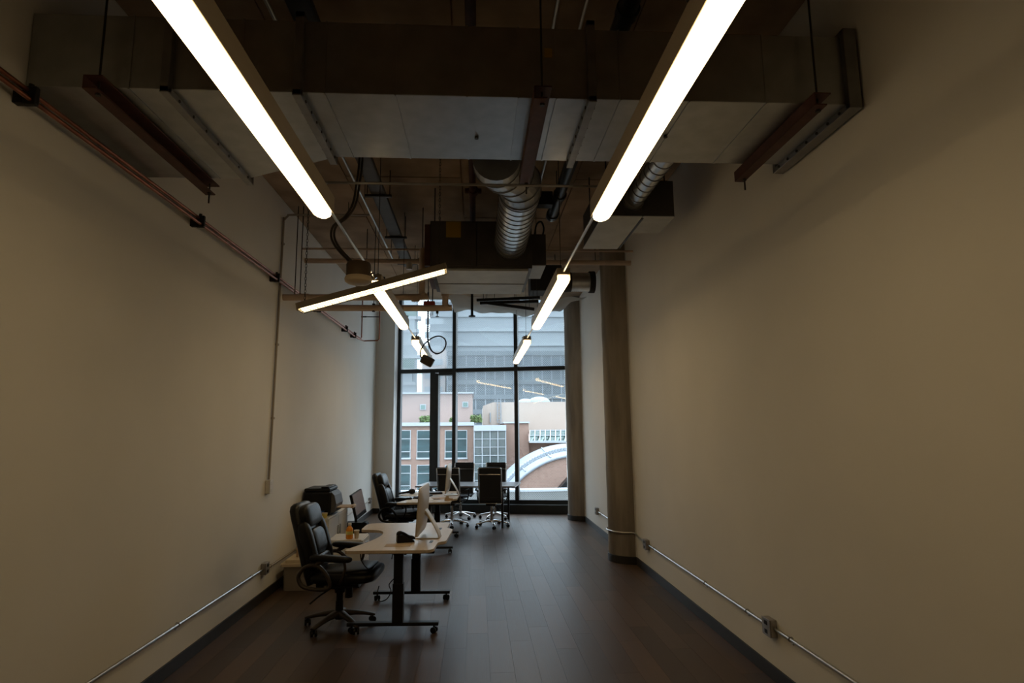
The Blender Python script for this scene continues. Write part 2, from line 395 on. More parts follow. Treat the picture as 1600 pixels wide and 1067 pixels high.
MB().box(U1 - .06, U1, -.06, .09, .265, ZW).build('jamb', M_frame, wn)
UM = (-.49, .895)
for u in UM: MB().box(u - .045, u + .035, -.10, .10, .265, ZW, .004).build('mullion', M_frame, wn)
cuts = [U0 + .06, UM[0] - .045, UM[0] + .035, UM[1] - .045, UM[1] + .035, U1 - .06]
for k in range(3): MB().box(cuts[2 * k], cuts[2 * k + 1], -.07, .08, ZT - .045, ZT + .04, .003).build('transom', M_frame, wn)
MB().box(U0, U1, -.06, .09, ZW - .02, ZW).build('head_rail', M_frame, wn)
for k in range(3):
    MB().box(cuts[2 * k] - .01, cuts[2 * k + 1] + .01, .01, .022, ZT + .035, ZW - .01).build('pane', M_glass, wn)
CU = -1.04                                           # fixed lite, then a narrow opening casement against the first mullion
MB().box(U0 + .05, CU, .01, .022, .26, ZT - .04).build('pane', M_glass, wn)
MB().box(cuts[2] - .01, cuts[3] + .01, .01, .022, .26, ZT - .04).build('pane', M_glass, wn)
MB().box(cuts[4] - .01, cuts[5] + .01, .01, .022, .26, ZT - .04).build('pane', M_glass, wn)
cs = MB().box(CU, CU + .115, -.10, .09, .60, ZT - .045, .003).box(CU + .115, CU + .195, -.13, .05, .60, ZT - .07, .003) \
    .box(CU + .195, UM[0] - .045, -.11, .05, ZT - .11, ZT - .045, .003).box(CU + .195, UM[0] - .045, -.11, .05, .60, .68, .003) \
    .box(CU, CU + .05, -.05, .07, .265, .60).build('casement_frame', M_frame, wn)
MB().box(CU + .195, UM[0] - .045, .01, .022, .68, ZT - .11).build('casement_pane', M_glass, cs)
MB().box(CU + .05, UM[0] - .045, .01, .022, .26, .60).build('pane', M_glass, wn)
MB().bar((CU + .155, -.14, 1.25), (CU + .155, -.14, 1.10), .02, .02, .004).box(CU + .14, CU + .17, -.145, -.128, 1.2, 1.28).build('handle', M_frame, cs)

# round concrete columns set into the right wall
def column(yc, r, label):
    t = thing('concrete_column', label, 'column', (2.10, yc, 0), 0, 'round concrete columns on the right wall')
    b = MB(); n = 40
    rings = []
    for i in range(27):
        z = 4.42 * i / 26
        rings.append([b.bm.verts.new(((r + .004 * math.sin(i * 2.1 + k) + random.uniform(-.002, .002)) * math.cos(2 * PI * k / n), (r + random.uniform(-.002, .002)) * math.sin(2 * PI * k / n), z)) for k in range(n)])
    for A, B in zip(rings, rings[1:]):
        for k in range(n): b.bm.faces.new((A[k], A[(k + 1) % n], B[(k + 1) % n], B[k]))
    b.build('shaft', M_conc, t, True, 60)
    MB().lathe([(r - .01, 0), (r + .012, 0), (r + .012, .095), (r - .01, .10)], n=40).build('base_ring', M_base, t, True, 30)
    for k in range(2):                               # formwork rings
        MB().lathe([(r - .01, 1.22 * (k * 1.5 + 1)), (r + .004, 1.22 * (k * 1.5 + 1) + .003), (r + .004, 1.22 * (k * 1.5 + 1) + .009), (r - .01, 1.22 * (k * 1.5 + 1) + .012)], n=40).build('form_seam', M_conc, t, True, 30)
    # ragged drywall edge where the board meets the column
    for s in (-1, 1):
        b = MB(); L_ = []; R_ = []
        ya = math.sqrt(max(r * r - .02 ** 2, 0)) * s
        for i in range(90):
            z = .1 + 4.3 * i / 89; w = random.uniform(.006, .030)
            L_.append((-.024, ya - s * .012, z)); R_.append((-.024, ya + s * w, z))
        for i in range(89): b.quad(L_[i], L_[i + 1], R_[i + 1], R_[i])
        bmesh.ops.remove_doubles(b.bm, verts=b.bm.verts, dist=1e-5); bmesh.ops.solidify(b.bm, geom=list(b.bm.faces), thickness=.006)
        b.build('drywall_edge', M_wall, t)
    return t
column(8.37, .315, 'nearer round raw concrete column, crossed low down by a steel conduit')
column(12.11, .305, 'farther round raw concrete column, right beside the window')

# ================================================================== LINEAR LIGHTS
def linear_light(x, y0, y1, label):
    z = 3.0
    t = thing('linear_light', label, 'light', (x, (y0 + y1) / 2, z), 0, 'suspended linear lights')
    h = (y1 - y0) / 2; w = .058
    # housing closed at the top, open to the lens below
    MB().box(-w, w, -h, h, .045, .105, .006).box(-w, -w + .004, -h, h, .0, .05).box(w - .004, w, -h, h, .0, .05).build('housing', M_lfix, t)
    prof = [(-.050, .044)] + [(-.050 * math.cos(a), -.012 - .016 * math.sin(a)) for a in [PI * i / 10 for i in range(11)]] + [(.050, .044)]
    b = MB(); yy = [(-h + .004 + .05 * (1 - math.sin(a)), math.cos(a)) for a in ()]
    st = [(-h + .002, .55), (-h + .012, .82), (-h + .03, .96), (-h + .055, 1), (h - .055, 1), (h - .03, .96), (h - .012, .82), (h - .002, .55)]
    rings = [[b.bm.verts.new((px * s, y, pz)) for px, pz in prof] for y, s in st]
    for A, B in zip(rings, rings[1:]):
        for k in range(len(prof)): b.bm.faces.new((A[k], A[(k + 1) % len(prof)], B[(k + 1) % len(prof)], B[k]))
    b.bm.faces.new(rings[0]); b.bm.faces.new(rings[-1][::-1])
    b.build('lens', M_lens, t, True, 50)
    for yy in ((-h * .9, -h * .4) if y0 < 2 else (-h * .85, h * .85)):
        MB().box(-w - .006, w + .006, yy - .012, yy + .012, .10, .118).cyl((0, yy, .115), (0, yy, .15), .01, n=8).build('bracket', M_rod, t)
        MB().cyl((0, yy, .14), (0, yy, ZC - z - .009), .0032, n=6).build('hanging_wire', M_rod, t)
    return t
LX, RX = -.885, .735
SEG = [(.97, 3.41), (4.92, 7.33), (8.65, 11.22)]
linear_light(LX, *SEG[0], 'long lit linear light nearest the camera in the left row')
linear_light(RX, *SEG[0], 'long lit linear light nearest the camera in the right row')
linear_light(LX, 5.16, 7.33, 'middle lit linear light of the left row, starting behind the tilted strip')
linear_light(RX, *SEG[1], 'middle lit linear light of the right row, in front of the column')
linear_light(LX, *SEG[2], 'last lit linear light of the left row, by the hanging cord')
linear_light(RX, *SEG[2], 'last lit linear light of the right row, in front of the glass')
# conduits that join the lights end to end
for x, sd in ((LX, 'left'), (RX, 'right')):
    for (a, c), wh in (((3.41, 5.16 if x < 0 else 4.92), 'first and second'), ((7.33, 8.65), 'second and third')):
        o = MB().cyl((x, a + .001, 3.075), (x, c - .001, 3.075), .0105, n=10).build('conduit', M_emt, None, True)
        tag(o, 'thin steel conduit joining the %s lights of the %s row' % (wh, sd), 'conduit')
b = MB().tube([(LX, 3.36, 3.108), (LX, 3.36, 3.15), (LX + .03, 3.36, 3.17), (LX + .08, 3.36, 3.172), (RX - .08, 3.36, 3.172), (RX - .03, 3.36, 3.17), (RX, 3.36, 3.15), (RX, 3.36, 3.108)], .008, 8, smooth=2)
tag(b.build('conduit', M_emt, None, True), 'thin horizontal steel conduit crossing between the two nearest lights', 'conduit')

# ================================================================== MAIN DUCT
DZ0, DZ1, DF, DB, DB2 = 3.47, 3.87, 2.92, 3.66, 4.02
t = thing('main_duct', 'big rectangular galvanised duct crossing the room under the ceiling', 'duct', (0, 3.3, DZ0), 0, None, True)
def ductbox(x0, x1, yb0, yb1, name):
    p = [(x0, DF), (x1, DF), (x1, yb1), (x0, yb0)]
    return MB().prism(p, DZ0, DZ1, None, .004).build(name, M_galv, t)
secs = [(XL + .005, -1.57, DB2, DB2), (-1.55, -.92, DB2 - .01, DB + .02), (-.90, .595, DB, DB), (.615, XR - .03, DB, DB)]
for s_ in secs: ductbox(*s_, 'duct_section')
# standing seams across the underside
for x in (-1.75, -1.2, -.78, -.42, -.05, .22, .42, .76, 1.13, 1.55):
    yb = DB2 if x < -1.56 else (DB if x > -.92 else DB2 + (DB - DB2) * (x + 1.55) / .63)
    MB().box(x - .004, x + .004, DF + .004, yb - .006, DZ0 - .006, DZ0 + .001).box(x - .004, x + .004, DF - .006, DF + .001, DZ0 - .006, DZ1).build('seam', M_galv, t)
def flange(x, yb, w=.022):
    m = M_galv2
    MB().box(x - w, x + w, DF - .035, DF, DZ0 - .03, DZ1 + .03, .003).box(x - w, x + w, yb, yb + .03, DZ0 - .03, DZ1 + .03, .003) \
        .box(x - w, x + w, DF - .035, yb + .03, DZ0 - .035, DZ0, .003).box(x - w, x + w, DF - .035, yb + .03, DZ1, DZ1 + .03, .003).build('flange', m, t)
    n = 7
    for k in range(n): yy = DF + (yb - DF) * (k + .5) / n; MB().cyl((x - w * 1.2, yy, DZ0 - .02), (x + w * 1.2, yy, DZ0 - .02), .009, n=6).build('bolt', M_rod, t)
flange(-1.56, DB2); flange(-.91, DB + .01); flange(.605, DB); flange(XR - .055, DB + .04, .035)
MB().box(.36, .40, DF - .004, DF + .001, 3.70, 3.75).build('tag_sticker', M_yellow, t)
MB().cyl((.0, 3.36, DZ0 - .012), (.0, 3.36, DZ0 + .002), .012, n=10).build('test_port', M_rod, t)
MB().cyl((1.12, 3.30, DZ0 - .012), (1.12, 3.30, DZ0 + .002), .012, n=10).build('test_port', M_rod, t)

def channel(x, y0, y1, label):
    t = thing('duct_hanger', label, 'bracket', (x, (y0 + y1) / 2, 3.40), 0, 'red-brown steel channels under the duct')
    h = (y1 - y0) / 2
    MB().box(-.045, .045, -h, h, .058, .066).box(-.045, -.037, -h, h, .0, .06).box(-.045, .02, -h, h, -.004, .004).build('channel', M_red, t)
    for yy, drop in ((-h + .05, .0), (h - .05, .07)):
        MB().cyl((0, yy, -drop - .01), (0, yy, ZC - 3.40 - .009), .0055, n=8).build('threaded_rod', M_rod, t)
        MB().cyl((0, yy, .066), (0, yy, .08), .013, n=6).build('nut', M_rod, t); MB().cyl((0, yy, -.015), (0, yy, -.004), .013, n=6).build('nut', M_rod, t)
    return t
channel(-1.85, DF - .12, 4.14, 'red-brown steel channel hanging under the left end of the duct')
channel(.335, DF - .12, 3.90, 'red-brown steel channel hanging under the middle of the duct')
channel(1.79, DF - .12, 3.78, 'red-brown steel channel hanging under the right end of the duct')

# ================================================================== FAN COIL UNIT and the round ducts
def rods(t, pts, z0):
    for x, y in pts: MB().cyl((x, y, z0), (x, y, ZC - .009), .006, n=8).build('threaded_rod', M_rod, t)
t = thing('fan_coil_unit', 'dark grey ceiling fan unit with a yellow label, at the end of the spiral duct', 'air unit', (.1, 6.9, 3.45), 0, None, True)
MB().box(-.50, .60, 6.30, 7.45, 3.475, 4.0, .006).build('casing', M_unit, t)
MB().box(-.495, -.005, 6.285, 6.30, 3.50, 3.985, .003).build('access_panel', M_unit, t)
MB().box(.005, .59, 6.288, 6.30, 3.50, 3.985, .003).build('access_panel', M_unit, t)
MB().box(-.56, -.50, 6.30, 7.4, 3.50, 3.96, .004).build('side_rail', M_red, t)
MB().box(-.45, .56, 6.32, 7.44, 3.450, 3.475, .004).build('drain_pan', M_unitpale, t)
MB().box(-.45, .56, 6.90, 6.908, 3.444, 3.450).build('pan_seam', M_unit, t)
MB().box(-.33, -.17, 6.281, 6.285, 3.81, 3.985).build('label', M_yellow, t)
cb = MB().box(.60, .76, 6.36, 6.95, 3.53, 3.88, .005).build('control_box', M_unit, t)
MB().box(.605, .755, 6.37, 6.94, 3.524, 3.53).build('box_underside', M_unitpale, cb)
MB().tube([(.64, 6.38, 3.88), (.66, 6.36, 3.99), (.71, 6.35, 4.02), (.74, 6.36, 3.95), (.73, 6.38, 3.88)], .010, 8).build('cable', M_blackpl, t, True)
rods(t, [(-.46, 6.4), (-.46, 7.3), (.56, 7.3)], 3.99)

def spiral(t, p, q, r, n, name):
    p, q = Vector(p), Vector(q); d = (q - p)
    MB().cyl(p, q, r, n=32).build(name, M_spiral, t, True)
    for i in range(n):
        c = p + d * ((i + .5) / n); u = d.normalized()
        MB().cyl(c - u * .004, c + u * .004, r + .005, n=32).build('spiral_seam', M_galv2, t, True)
t = thing('spiral_duct', 'large shiny spiral duct with an elbow, running from the main duct to the fan unit', 'duct', (.3, 5.0, 3.6), 0, None, True)
b = MB()
A = [(-.06, DB + .002, 3.50), (.32, DB + .002, 3.50), (.32, DB + .002, 3.84), (-.06, DB + .002, 3.84)]
cc = Vector((.14, 4.02, 3.66)); n = 24; ring = [b.bm.verts.new(cc + Vector((.17 * math.cos(2 * PI * k / n - 3 * PI / 4), .0, .17 * math.sin(2 * PI * k / n - 3 * PI / 4)))) for k in range(n)]
qv = [b.bm.verts.new(p) for p in A]
for k in range(n):
    b.bm.faces.new((ring[k], ring[(k + 1) % n], qv[(k * 4 // n + 1) % 4 if False else (k // 6)]))
for s_ in range(4): b.bm.faces.new((qv[s_], qv[(s_ + 1) % 4], ring[(s_ * 6 + 6) % n]))
b.build('square_to_round', M_galv, t)
eb = [(.14, 4.02, 3.66), (.15, 4.16, 3.67), (.20, 4.30, 3.69), (.28, 4.45, 3.72), (.345, 4.62, 3.735), (.365, 4.80, 3.74)]
MB().tube(eb, .172, 24, smooth=1).build('elbow', M_galv2, t, False)
for k in range(1, 6):
    pa = Vector(eb[k]); ta = (Vector(eb[min(k + 1, 5)]) - Vector(eb[k - 1])).normalized()
    MB().cyl(pa - ta * .007, pa + ta * .007, .18, n=24).build('gore_seam', M_galv2, t, True)
spiral(t, (.365, 4.80, 3.74), (.365, 6.284, 3.74), .172, 13, 'spiral_pipe')
MB().lathe([(.173, 0), (.20, 0), (.20, .02), (.173, .02)], n=28).build('collar', M_galv2, t, True)
t.children[-1].matrix_local = Matrix.Translation(Vector((.365, 6.275, 3.74)) - t.location) @ Matrix.Rotation(PI / 2, 4, 'X') @ Matrix.Translation(t.location)

t = thing('air_box', 'galvanised plenum box high on the right wall above the column', 'air unit', (1.45, 5.6, 3.65), 0, None, True)
MB().box(1.14, 1.50, 5.16, 6.14, 3.66, 4.02, .005).build('casing', M_unit, t)
MB().box(1.13, 1.50, 5.15, 6.14, 3.648, 3.66, .004).build('underside', M_unitpale, t)
MB().box(1.50, 1.80, 5.16, 5.62, 3.66, 4.0, .005).build('casing_box', M_unit, t)
MB().box(1.51, 1.80, 5.15, 5.62, 3.652, 3.66, .003).build('underside', M_galv, t)
MB().cyl((1.515, 5.2, 3.655), (1.515, 6.1, 3.655), .012, n=8).build('corner_bead', M_rod, t)
rods(t, [(1.2, 5.25), (1.75, 5.25), (1.2, 6.05), (1.46, 6.05)], 4.0)
t = thing('spiral_duct', 'thin spiral duct entering the plenum box beside the right lit tube', 'duct', (1.42, 4.4, 3.7), 0, None, True)
spiral(t, (1.44, DB + .002, 3.80), (1.42, 5.158, 3.80), .082, 13, 'spiral_pipe')
MB().cyl((1.42, 5.13, 3.80), (1.42, 5.157, 3.80), .098, n=24).build('collar', M_galv2, t, True)

# flexible duct by the column
t = thing('insulated_duct', 'short silver flexible duct with dark wrapped ends, left of the nearer column top', 'duct', (1.3, 8.9, 3.8), 0, None, True)
MB().box(.80, 1.28, 8.72, 9.12, 3.80, 4.20, .02).build('wrapped_box', M_insul, t)
MB().cyl((1.28, 8.92, 3.98), (1.44, 8.92, 3.98), .165, .150, n=24).build('dark_wrap', M_insul, t, True)
b = MB(); pr = []
for i in range(19): pr.append(i)
b.loft([((1.43 + .30 * i / 18, 8.92, 3.98), (0, 1, 0), (0, 0, 1), .142 + (.004 if i % 2 else 0), .142 + (.004 if i % 2 else 0), 2) for i in range(19)], 24)
b.build('flexible_hose', M_spiral, t, True, 30)
MB().cyl((1.72, 8.92, 3.98), (1.80, 8.92, 3.98), .168, n=24).build('dark_collar', M_insul, t, True)
rods(t, [(.86, 8.9), (1.2, 8.9)], 4.19)
t = thing('outlet_plenum', 'pale rear plenum of the fan unit, dark edged, towards the window', 'air unit', (.1, 8.0, 3.5), 0, None, True)
MB().box(-.40, .62, 7.452, 8.15, 3.66, 3.92, .006).build('casing', M_unit, t)
MB().box(-.40, .62, 7.46, 8.15, 3.652, 3.66).build('underside', M_insul, t)
rods(t, [(-.34, 8.05), (.55, 8.05)], 3.91)
for k, (p, q, lb) in enumerate((((.0, 8.75, 3.655), (.93, 8.62, 3.67), 'upper dark steel bar under the fan unit, poking out to the right'), ((.05, 8.70, 3.60), (.90, 8.56, 3.60), 'middle dark steel bar under the fan unit, poking out to the right'), ((.16, 8.62, 3.585), (.82, 8.42, 3.455), 'lowest dark steel bar under the fan unit, sloping down to the right'))):
    t = thing('steel_bar', lb, 'bar', ((p[0] + q[0]) / 2, 8.6, 3.5), 0, None, True)
    P_, Q_ = Vector(p), Vector(q); MB().bar(P_, Q_, .045, .04, .003).build('channel', M_clamp, t)
    MB().cyl(P_ + Vector((.10, 0, .0)), Vector((p[0] + .1, p[1], 4.41)), .004, n=6).build('hanging_rod', M_rod, t)
    MB().cyl(P_.lerp(Q_, .9), Vector((P_.lerp(Q_, .9).x, P_.lerp(Q_, .9).y, 4.41)), .003, n=6).build('hanging_rod', M_rod, t)
# plastic film at the window head
def filmf(u, v):
    x = -.45 + 2.2 * u; y = 9.25 + 3.1 * v
    z = 3.80 + .04 * math.sin(5 * u + 1) - .03 * math.sin(PI * u) * (1 - v) + .36 * v + .16 * max(0, u - .68) ** 1.3 * 2 + .025 * math.sin(17 * u + 6 * v) + .015 * math.sin(31 * u - 9 * v)
    return Vector((x, y, z))
t = thing('plastic_film', 'white plastic film draped below the ceiling in front of the window head', 'plastic sheet', (.6, 10, 3.7), 0, None, True)
MB().grid(filmf, 44, 16).build('sheet', M_film, t, True, 0)
for u in (.05, .5, .8):
    p = filmf(u, .3); MB().cyl(p, (p.x, p.y, ZC - .009), .003, n=6).build('tie_wire', M_rod, t)

# ================================================================== PIPES
def pipe(name, label, cat, m, path, r, smooth=0, n=12, group=None):
    return tag(MB().tube(path, r, n, smooth=smooth).build(name, m, None, True), label, cat, group)
# black drain pipe, hung from the slab
t = thing('drain_pipe', 'black plastic drain pipe with a capped end, hanging under the ceiling', 'pipe', (.85, 4, 4.0), 0, None, True)
MB().cyl((.87, -3.1, 4.05), (.815, 6.25, 4.05), .055, n=20).build('pipe', M_abs, t, True)
for y in (5.65, 6.2, 3.0): MB().cyl((.819 + (6.25 - y) * .0058, y - .03, 4.05), (.819 + (6.25 - y) * .0058, y + .03, 4.05), .066, n=20).build('coupling', M_abs, t, True)
MB().cyl((.815, 6.25, 4.05), (.815, 6.27, 4.05), .062, n=20).build('end_cap', M_galv, t, True)
for y in (1.0, 4.3, 5.9): MB().cyl((.83, y, 4.10), (.83, y, ZC - .009), .005, n=6).build('hanging_rod', M_rod, t)
MB().box(.62, .77, 5.78, 5.9, 4.0, 4.14, .005).build('valve_box', M_clamp, t)
# dark red-brown sprinkler main on the ceiling axis
t = thing('sprinkler_pipe', 'dark brown sprinkler main running along the ceiling to the fan unit', 'pipe', (-.02, 3.3, 4.16), 0, None, True)
MB().cyl((-.02, -3.1, 4.20), (-.05, 8.8, 4.20), .034, n=14).build('pipe', M_red, t, True)
for y in (3.5, 5.95, 8.4): MB().cyl((-.035, y - .04, 4.20), (-.035, y + .04, 4.20), .05, n=14).box(-.12, .05, y - .025, y + .025, 4.18, 4.22, .004).build('coupling', M_red, t, True)
for y in (1.0, 5.2, 8.6): MB().cyl((-.035, y, 4.22), (-.035, y, ZC - .009), .005, n=6).build('hanging_rod', M_rod, t)
# cable tray and ceiling conduits on the left
t = thing('cable_tray', 'dark steel strut tray running along the ceiling left of the fan unit', 'tray', (-1, 6, 4.13), 0, None, True)
MB().box(-1.07, -.94, -3.1, 8.7, 4.145, 4.153).box(-1.075, -1.065, -3.1, 8.7, 4.145, 4.19).box(-.945, -.935, -3.1, 8.7, 4.145, 4.19).build('tray', M_unit, t)
for y in (1, 4.6, 5.95, 7.3, 8.5):
    MB().box(-1.14, -.87, y - .02, y + .02, 4.12, 4.145, .003).build('crossbar', M_rod, t)
    [MB().cyl((q, y, 4.13), (q, y, ZC - .009), .005, n=6).build('hanging_rod', M_rod, t) for q in (-1.12, -.89)]
t = thing('conduit', 'thin pale conduit beside the tray, left of it under the ceiling', 'conduit', (-1.16, 5, 4.15), 0, None, True)
MB().cyl((-1.19, -3.1, 4.165), (-1.19, 8.35, 4.165), .012, n=10).build('tube', M_emt, t, True)
for y in (1.2, 4.45, 6.2, 8.2): MB().cyl((-1.19, y, 4.17), (-1.19, y, ZC - .009), .004, n=6).build('hanging_rod', M_rod, t)
for x, y1, s in ((.51, 6.25, 'left'), (.69, 7.2, 'right')):
    tag(MB().cyl((x, -3.1, ZC - .016), (x, y1, ZC - .016), .011, n=10).build('conduit', M_emt, None, True), 'thin conduit on the ceiling above the duct, %s of the pair' % s, 'conduit')
# beige plastic sprinkler lines
t = thing('sprinkler_line', 'beige plastic pipe running wall to wall behind the fan unit', 'pipe', (0, 7.8, 3.9), 0, None, True)
MB().cyl((XL, 7.8, 3.97), (XR, 7.8, 3.97), .034, n=14).build('pipe', M_cpvc, t, True)
for x in (-1.66, -.74, 1.2): MB().cyl((x - .04, 7.8, 3.97), (x + .04, 7.8, 3.97), .044, n=14).build('coupling', M_cpvc, t, True)
MB().cyl((-.89, 7.8, 3.97), (-.89, 7.8, 3.86), .04, n=12).build('tee', M_whitepl, t, True)
[MB().cyl((q, 7.8, 3.99), (q, 7.8, ZC - .009), .005, n=6).build('hanging_rod', M_rod, t) for q in (-1.45, 1.6)]
tag(MB().cyl((XL, 7.66, 4.09), (XR, 7.66, 4.09), .014, n=10).build('conduit', M_cpvc, None, True), 'thin brown line running wall to wall just above the beige pipe', 'conduit')
t = thing('sprinkler_line', 'beige plastic pipe at the left wall, upper of the two lower lines, with a riser', 'pipe', (-1.4, 7.0, 3.27), 0, None, True)
MB().tube([(XL, 7.0, 3.30), (-.70, 7.0, 3.31), (-.655, 7.0, 3.34), (-.645, 7.0, 3.40), (-.645, 7.0, 3.90)], .038, 14, smooth=3).build('pipe', M_cpvc, t, True)
for x in (-2.0, -.72): MB().cyl((x - .045, 7.0, 3.30), (x + .045, 7.0, 3.30), .047, n=14).build('coupling', M_cpvc, t, True)
[MB().cyl((q, 7.0, w), (q, 7.0, ZC - .009), .006, n=8).build('hanging_rod', M_rod, t) for q, w in ((-.645, 3.9), (-2.12, 3.33), (-2.06, 3.33))]
t = thing('sprinkler_line', 'beige plastic pipe at the left wall, lowest line, ending in an elbow and sprinkler head', 'pipe', (-1.3, 7.55, 3.2), 0, None, True)
MB().tube([(XL, 7.55, 3.29), (-.46, 7.55, 3.29), (-.41, 7.55, 3.31), (-.40, 7.55, 3.37), (-.40, 7.55, 3.50)], .040, 14, smooth=3).build('pipe', M_cpvc, t, True)
MB().cyl((-.40, 7.55, 3.44), (-.40, 7.55, 3.55), .052, n=14).build('coupling', M_cpvc, t, True)
MB().cyl((-.50, 7.55, 3.26), (-.50, 7.55, 3.22), .018, n=10).cyl((-.50, 7.55, 3.22), (-.50, 7.55, 3.18), .006, n=6).cyl((-.50, 7.55, 3.183), (-.50, 7.55, 3.178), .022, n=10).build('sprinkler_head', M_clamp, t)
MB().cyl((-1.3, 7.55, 3.32), (-1.3, 7.55, ZC - .009), .005, n=6).cyl((-1.3, 7.55, 3.24), (-1.3, 7.55, 3.345), .02, n=8).build('hanging_rod', M_rod, t)
t = thing('sprinkler_drop', 'black sprinkler drop with a round head hanging before the glass', 'sprinkler', (-.07, 8.9, 3.43), 0, None, True)
MB().cyl((-.07, 8.9, 3.45), (-.07, 8.9, 3.9), .020, n=10).cyl((-.07, 8.9, 3.9), (-.07, 8.9, ZC - .009), .012, n=8).build('drop_pipe', M_clamp, t, True)
MB().lathe([(.012, .0), (.05, .005), (.05, .02), (.022, .03), (.02, .05)], (-.07, 8.9, 3.43), 16).build('head', M_clamp, t)
# copper pair on the left wall
t = thing('copper_pipes', 'pair of copper pipes running high along the left wall in black clamps', 'pipe', (XL, 6, 3.4), 0, None, True)
xa = XL + .06
MB().tube([(xa, 1.0, 3.40), (xa, 11.0, 3.475), (xa + .01, 11.36, 3.48), (xa + .012, 11.40, 3.51), (xa + .012, 11.42, ZC - .005)], .0125, 10, smooth=1).build('upper_pipe', M_cop, t, True)
MB().tube([(xa + .02, 1.0, 3.35), (xa + .02, 11.0, 3.425), (xa + .06, 11.40, 3.44), (XL + .37, 11.42, 3.45), (XL + .40, 11.42, 3.48), (XL + .40, 11.42, ZC - .005)], .0125, 10, smooth=1).build('lower_pipe', M_cop, t, True)
for y in (1.5, 2.87, 4.7, 6.53, 8.3, 10.05, 10.75):
    z = 3.375 + .0075 * (y - 1)
    MB().box(XL, XL + .045, y - .02, y + .02, z - .045, z + .02, .003).box(XL + .04, XL + .105, y - .016, y + .016, z - .05, z + .045, .006).cyl((XL + .07, y, z + .04), (XL + .07, y, z + .06), .012, n=8).build('clamp', M_clamp, t)
tag(MB().tube([(XL + .09, 11.7, 3.96), (XL + .37, 11.7, 3.96)], .010, 8, smooth=0).cyl((XL, 11.7, 3.96), (XL + .1, 11.7, 3.96), .014, n=8).build('pipe_stub', M_clamp, None, True), 'short dark pipe stub on the left wall above the copper loop', 'pipe')

# ================================================================== TILTED STRIP, CANISTER, HANGING CORD
t = thing('strip_light', 'lit fluorescent strip light hanging crooked across the left row', 'light', (-.815, 4.75, 2.86), 0, None)
mt = Matrix.Rotation(-math.atan2(.32, 1.11), 4, 'Y')
def part(b, name, m, smooth=False):
    o = b.build(name, m, t, smooth); o.data.transform(mt); return o
part(MB().prism([(-.075, .0), (-.055, .055), (.055, .055), (.075, .0), (.070, .0), (.050, .048), (-.050, .048), (-.070, .0)], -.60, .60, Matrix.Rotation(PI / 2, 4, 'Z') @ Matrix.Rotation(PI / 2, 4, 'X')), 'reflector', M_lfix)
for sy in (-.028, .028): part(MB().cyl((-.58, sy, .010), (.58, sy, .010), .021, n=12), 'tube', M_tube, True)
for sx in (-1, 1): part(MB().box(sx * .60 - .006, sx * .60 + .006, -.07, .07, -.008, .05, .002), 'end_plate', M_lfix)
b = MB()
for k in range(21): b.cyl((-.58 + .058 * k, -.066, -.012), (-.58 + .058 * k, .066, -.012), .002, n=5)
for sy in (-.066, 0, .066): b.cyl((-.59, sy, -.012), (.59, sy, -.012), .002, n=5)
part(b, 'wire_guard', M_rod)
for sx in (-.55, .55):
    p = mt @ Vector((sx, 0, .055)); b = MB(); z = p.z; k = 0
    while z < ZC - 2.86 - .02:
        b.tube([(p.x + .007 * math.cos(a) * (1 if k % 2 else 0), .007 * math.cos(a) * (0 if k % 2 else 1), z + .013 + .016 * math.sin(a)) for a in [2 * PI * i / 8 for i in range(8)]], .0022, 5, closed=True, smooth=0); z += .026; k += 1
    b.build('chain', M_rod, t)
t = thing('canister_fixture', 'round brown canister fixture with a cream bottom, hung on looping cables', 'light', (-.855, 4.3, 2.80), 0, None)
MB().lathe([(.088, .055), (.088, .145), (.080, .16), (.03, .162)], n=28).build('can', M_canister, t, True, 35)
MB().lathe([(.03, .0), (.075, .006), (.094, .02), (.098, .04), (.092, .056), (.03, .06)], n=28).build('lens', M_canlens, t, True, 35)
for d in (0, .022):
    MB().tube([(-.05 + d, .0, .15), (-.09 + d, .0, .19), (-.17 + d, 0, .28), (-.205 + d, .0, .36), (-.19 + d, .0, .44), (-.11 + d, .0, .51), (-.06 + d, .02, .62), (-.04 + d, .03, .78), (-.025 + d, .04, 1.0), (-.02 + d, .05, ZC - 2.80 - .01)], .0085, 8).build('flexible_cable', M_bronze, t, True)
MB().tube([(.085, 0, .075), (.105, 0, .085), (.112, 0, .065), (.118, 0, .06)], .007, 8).cyl((.112, 0, .06), (.125, 0, .045), .012, n=8).build('connector', M_chrome, t, True)
t = thing('hanging_cord', 'black cord with one big loop, ending in a beige box, hanging before the window', 'cable', (-.655, 8.0, 2.62), 0, None)
Z = lambda z: z - 2.62
pts = [(0, 0, Z(3.60)), (0, 0, Z(3.2)), (0, 0, Z(2.98)), (.03, 0, Z(2.84)), (.09, 0, Z(2.775)), (.16, 0, Z(2.77)), (.22, 0, Z(2.82)), (.245, 0, Z(2.90)), (.22, .02, Z(2.97)), (.15, .03, Z(3.005)), (.06, .03, Z(2.98)), (-.04, .03, Z(2.90)), (-.095, .02, Z(2.80)), (-.085, 0, Z(2.72)), (-.05, 0, Z(2.70))]
MB().tube(pts, .0095, 8).build('cord', M_blackpl, t, True)
MB().tube([(.004, .0, Z(2.95)), (.045, .02, Z(2.83)), (.11, .02, Z(2.76)), (.19, .02, Z(2.785))], .006, 8).build('cord', M_blackpl, t, True)
mb_ = Matrix.Translation((.0, 0, .05)) @ Matrix.Rotation(.5, 4, 'Y') @ Matrix.Rotation(.35, 4, 'X')
MB().prism(rounded([(-.085, -.06), (.085, -.06), (.085, .06), (-.085, .06)], .03), -.045, .045, mb_, .004).build('plug_box', M_bronze, t)
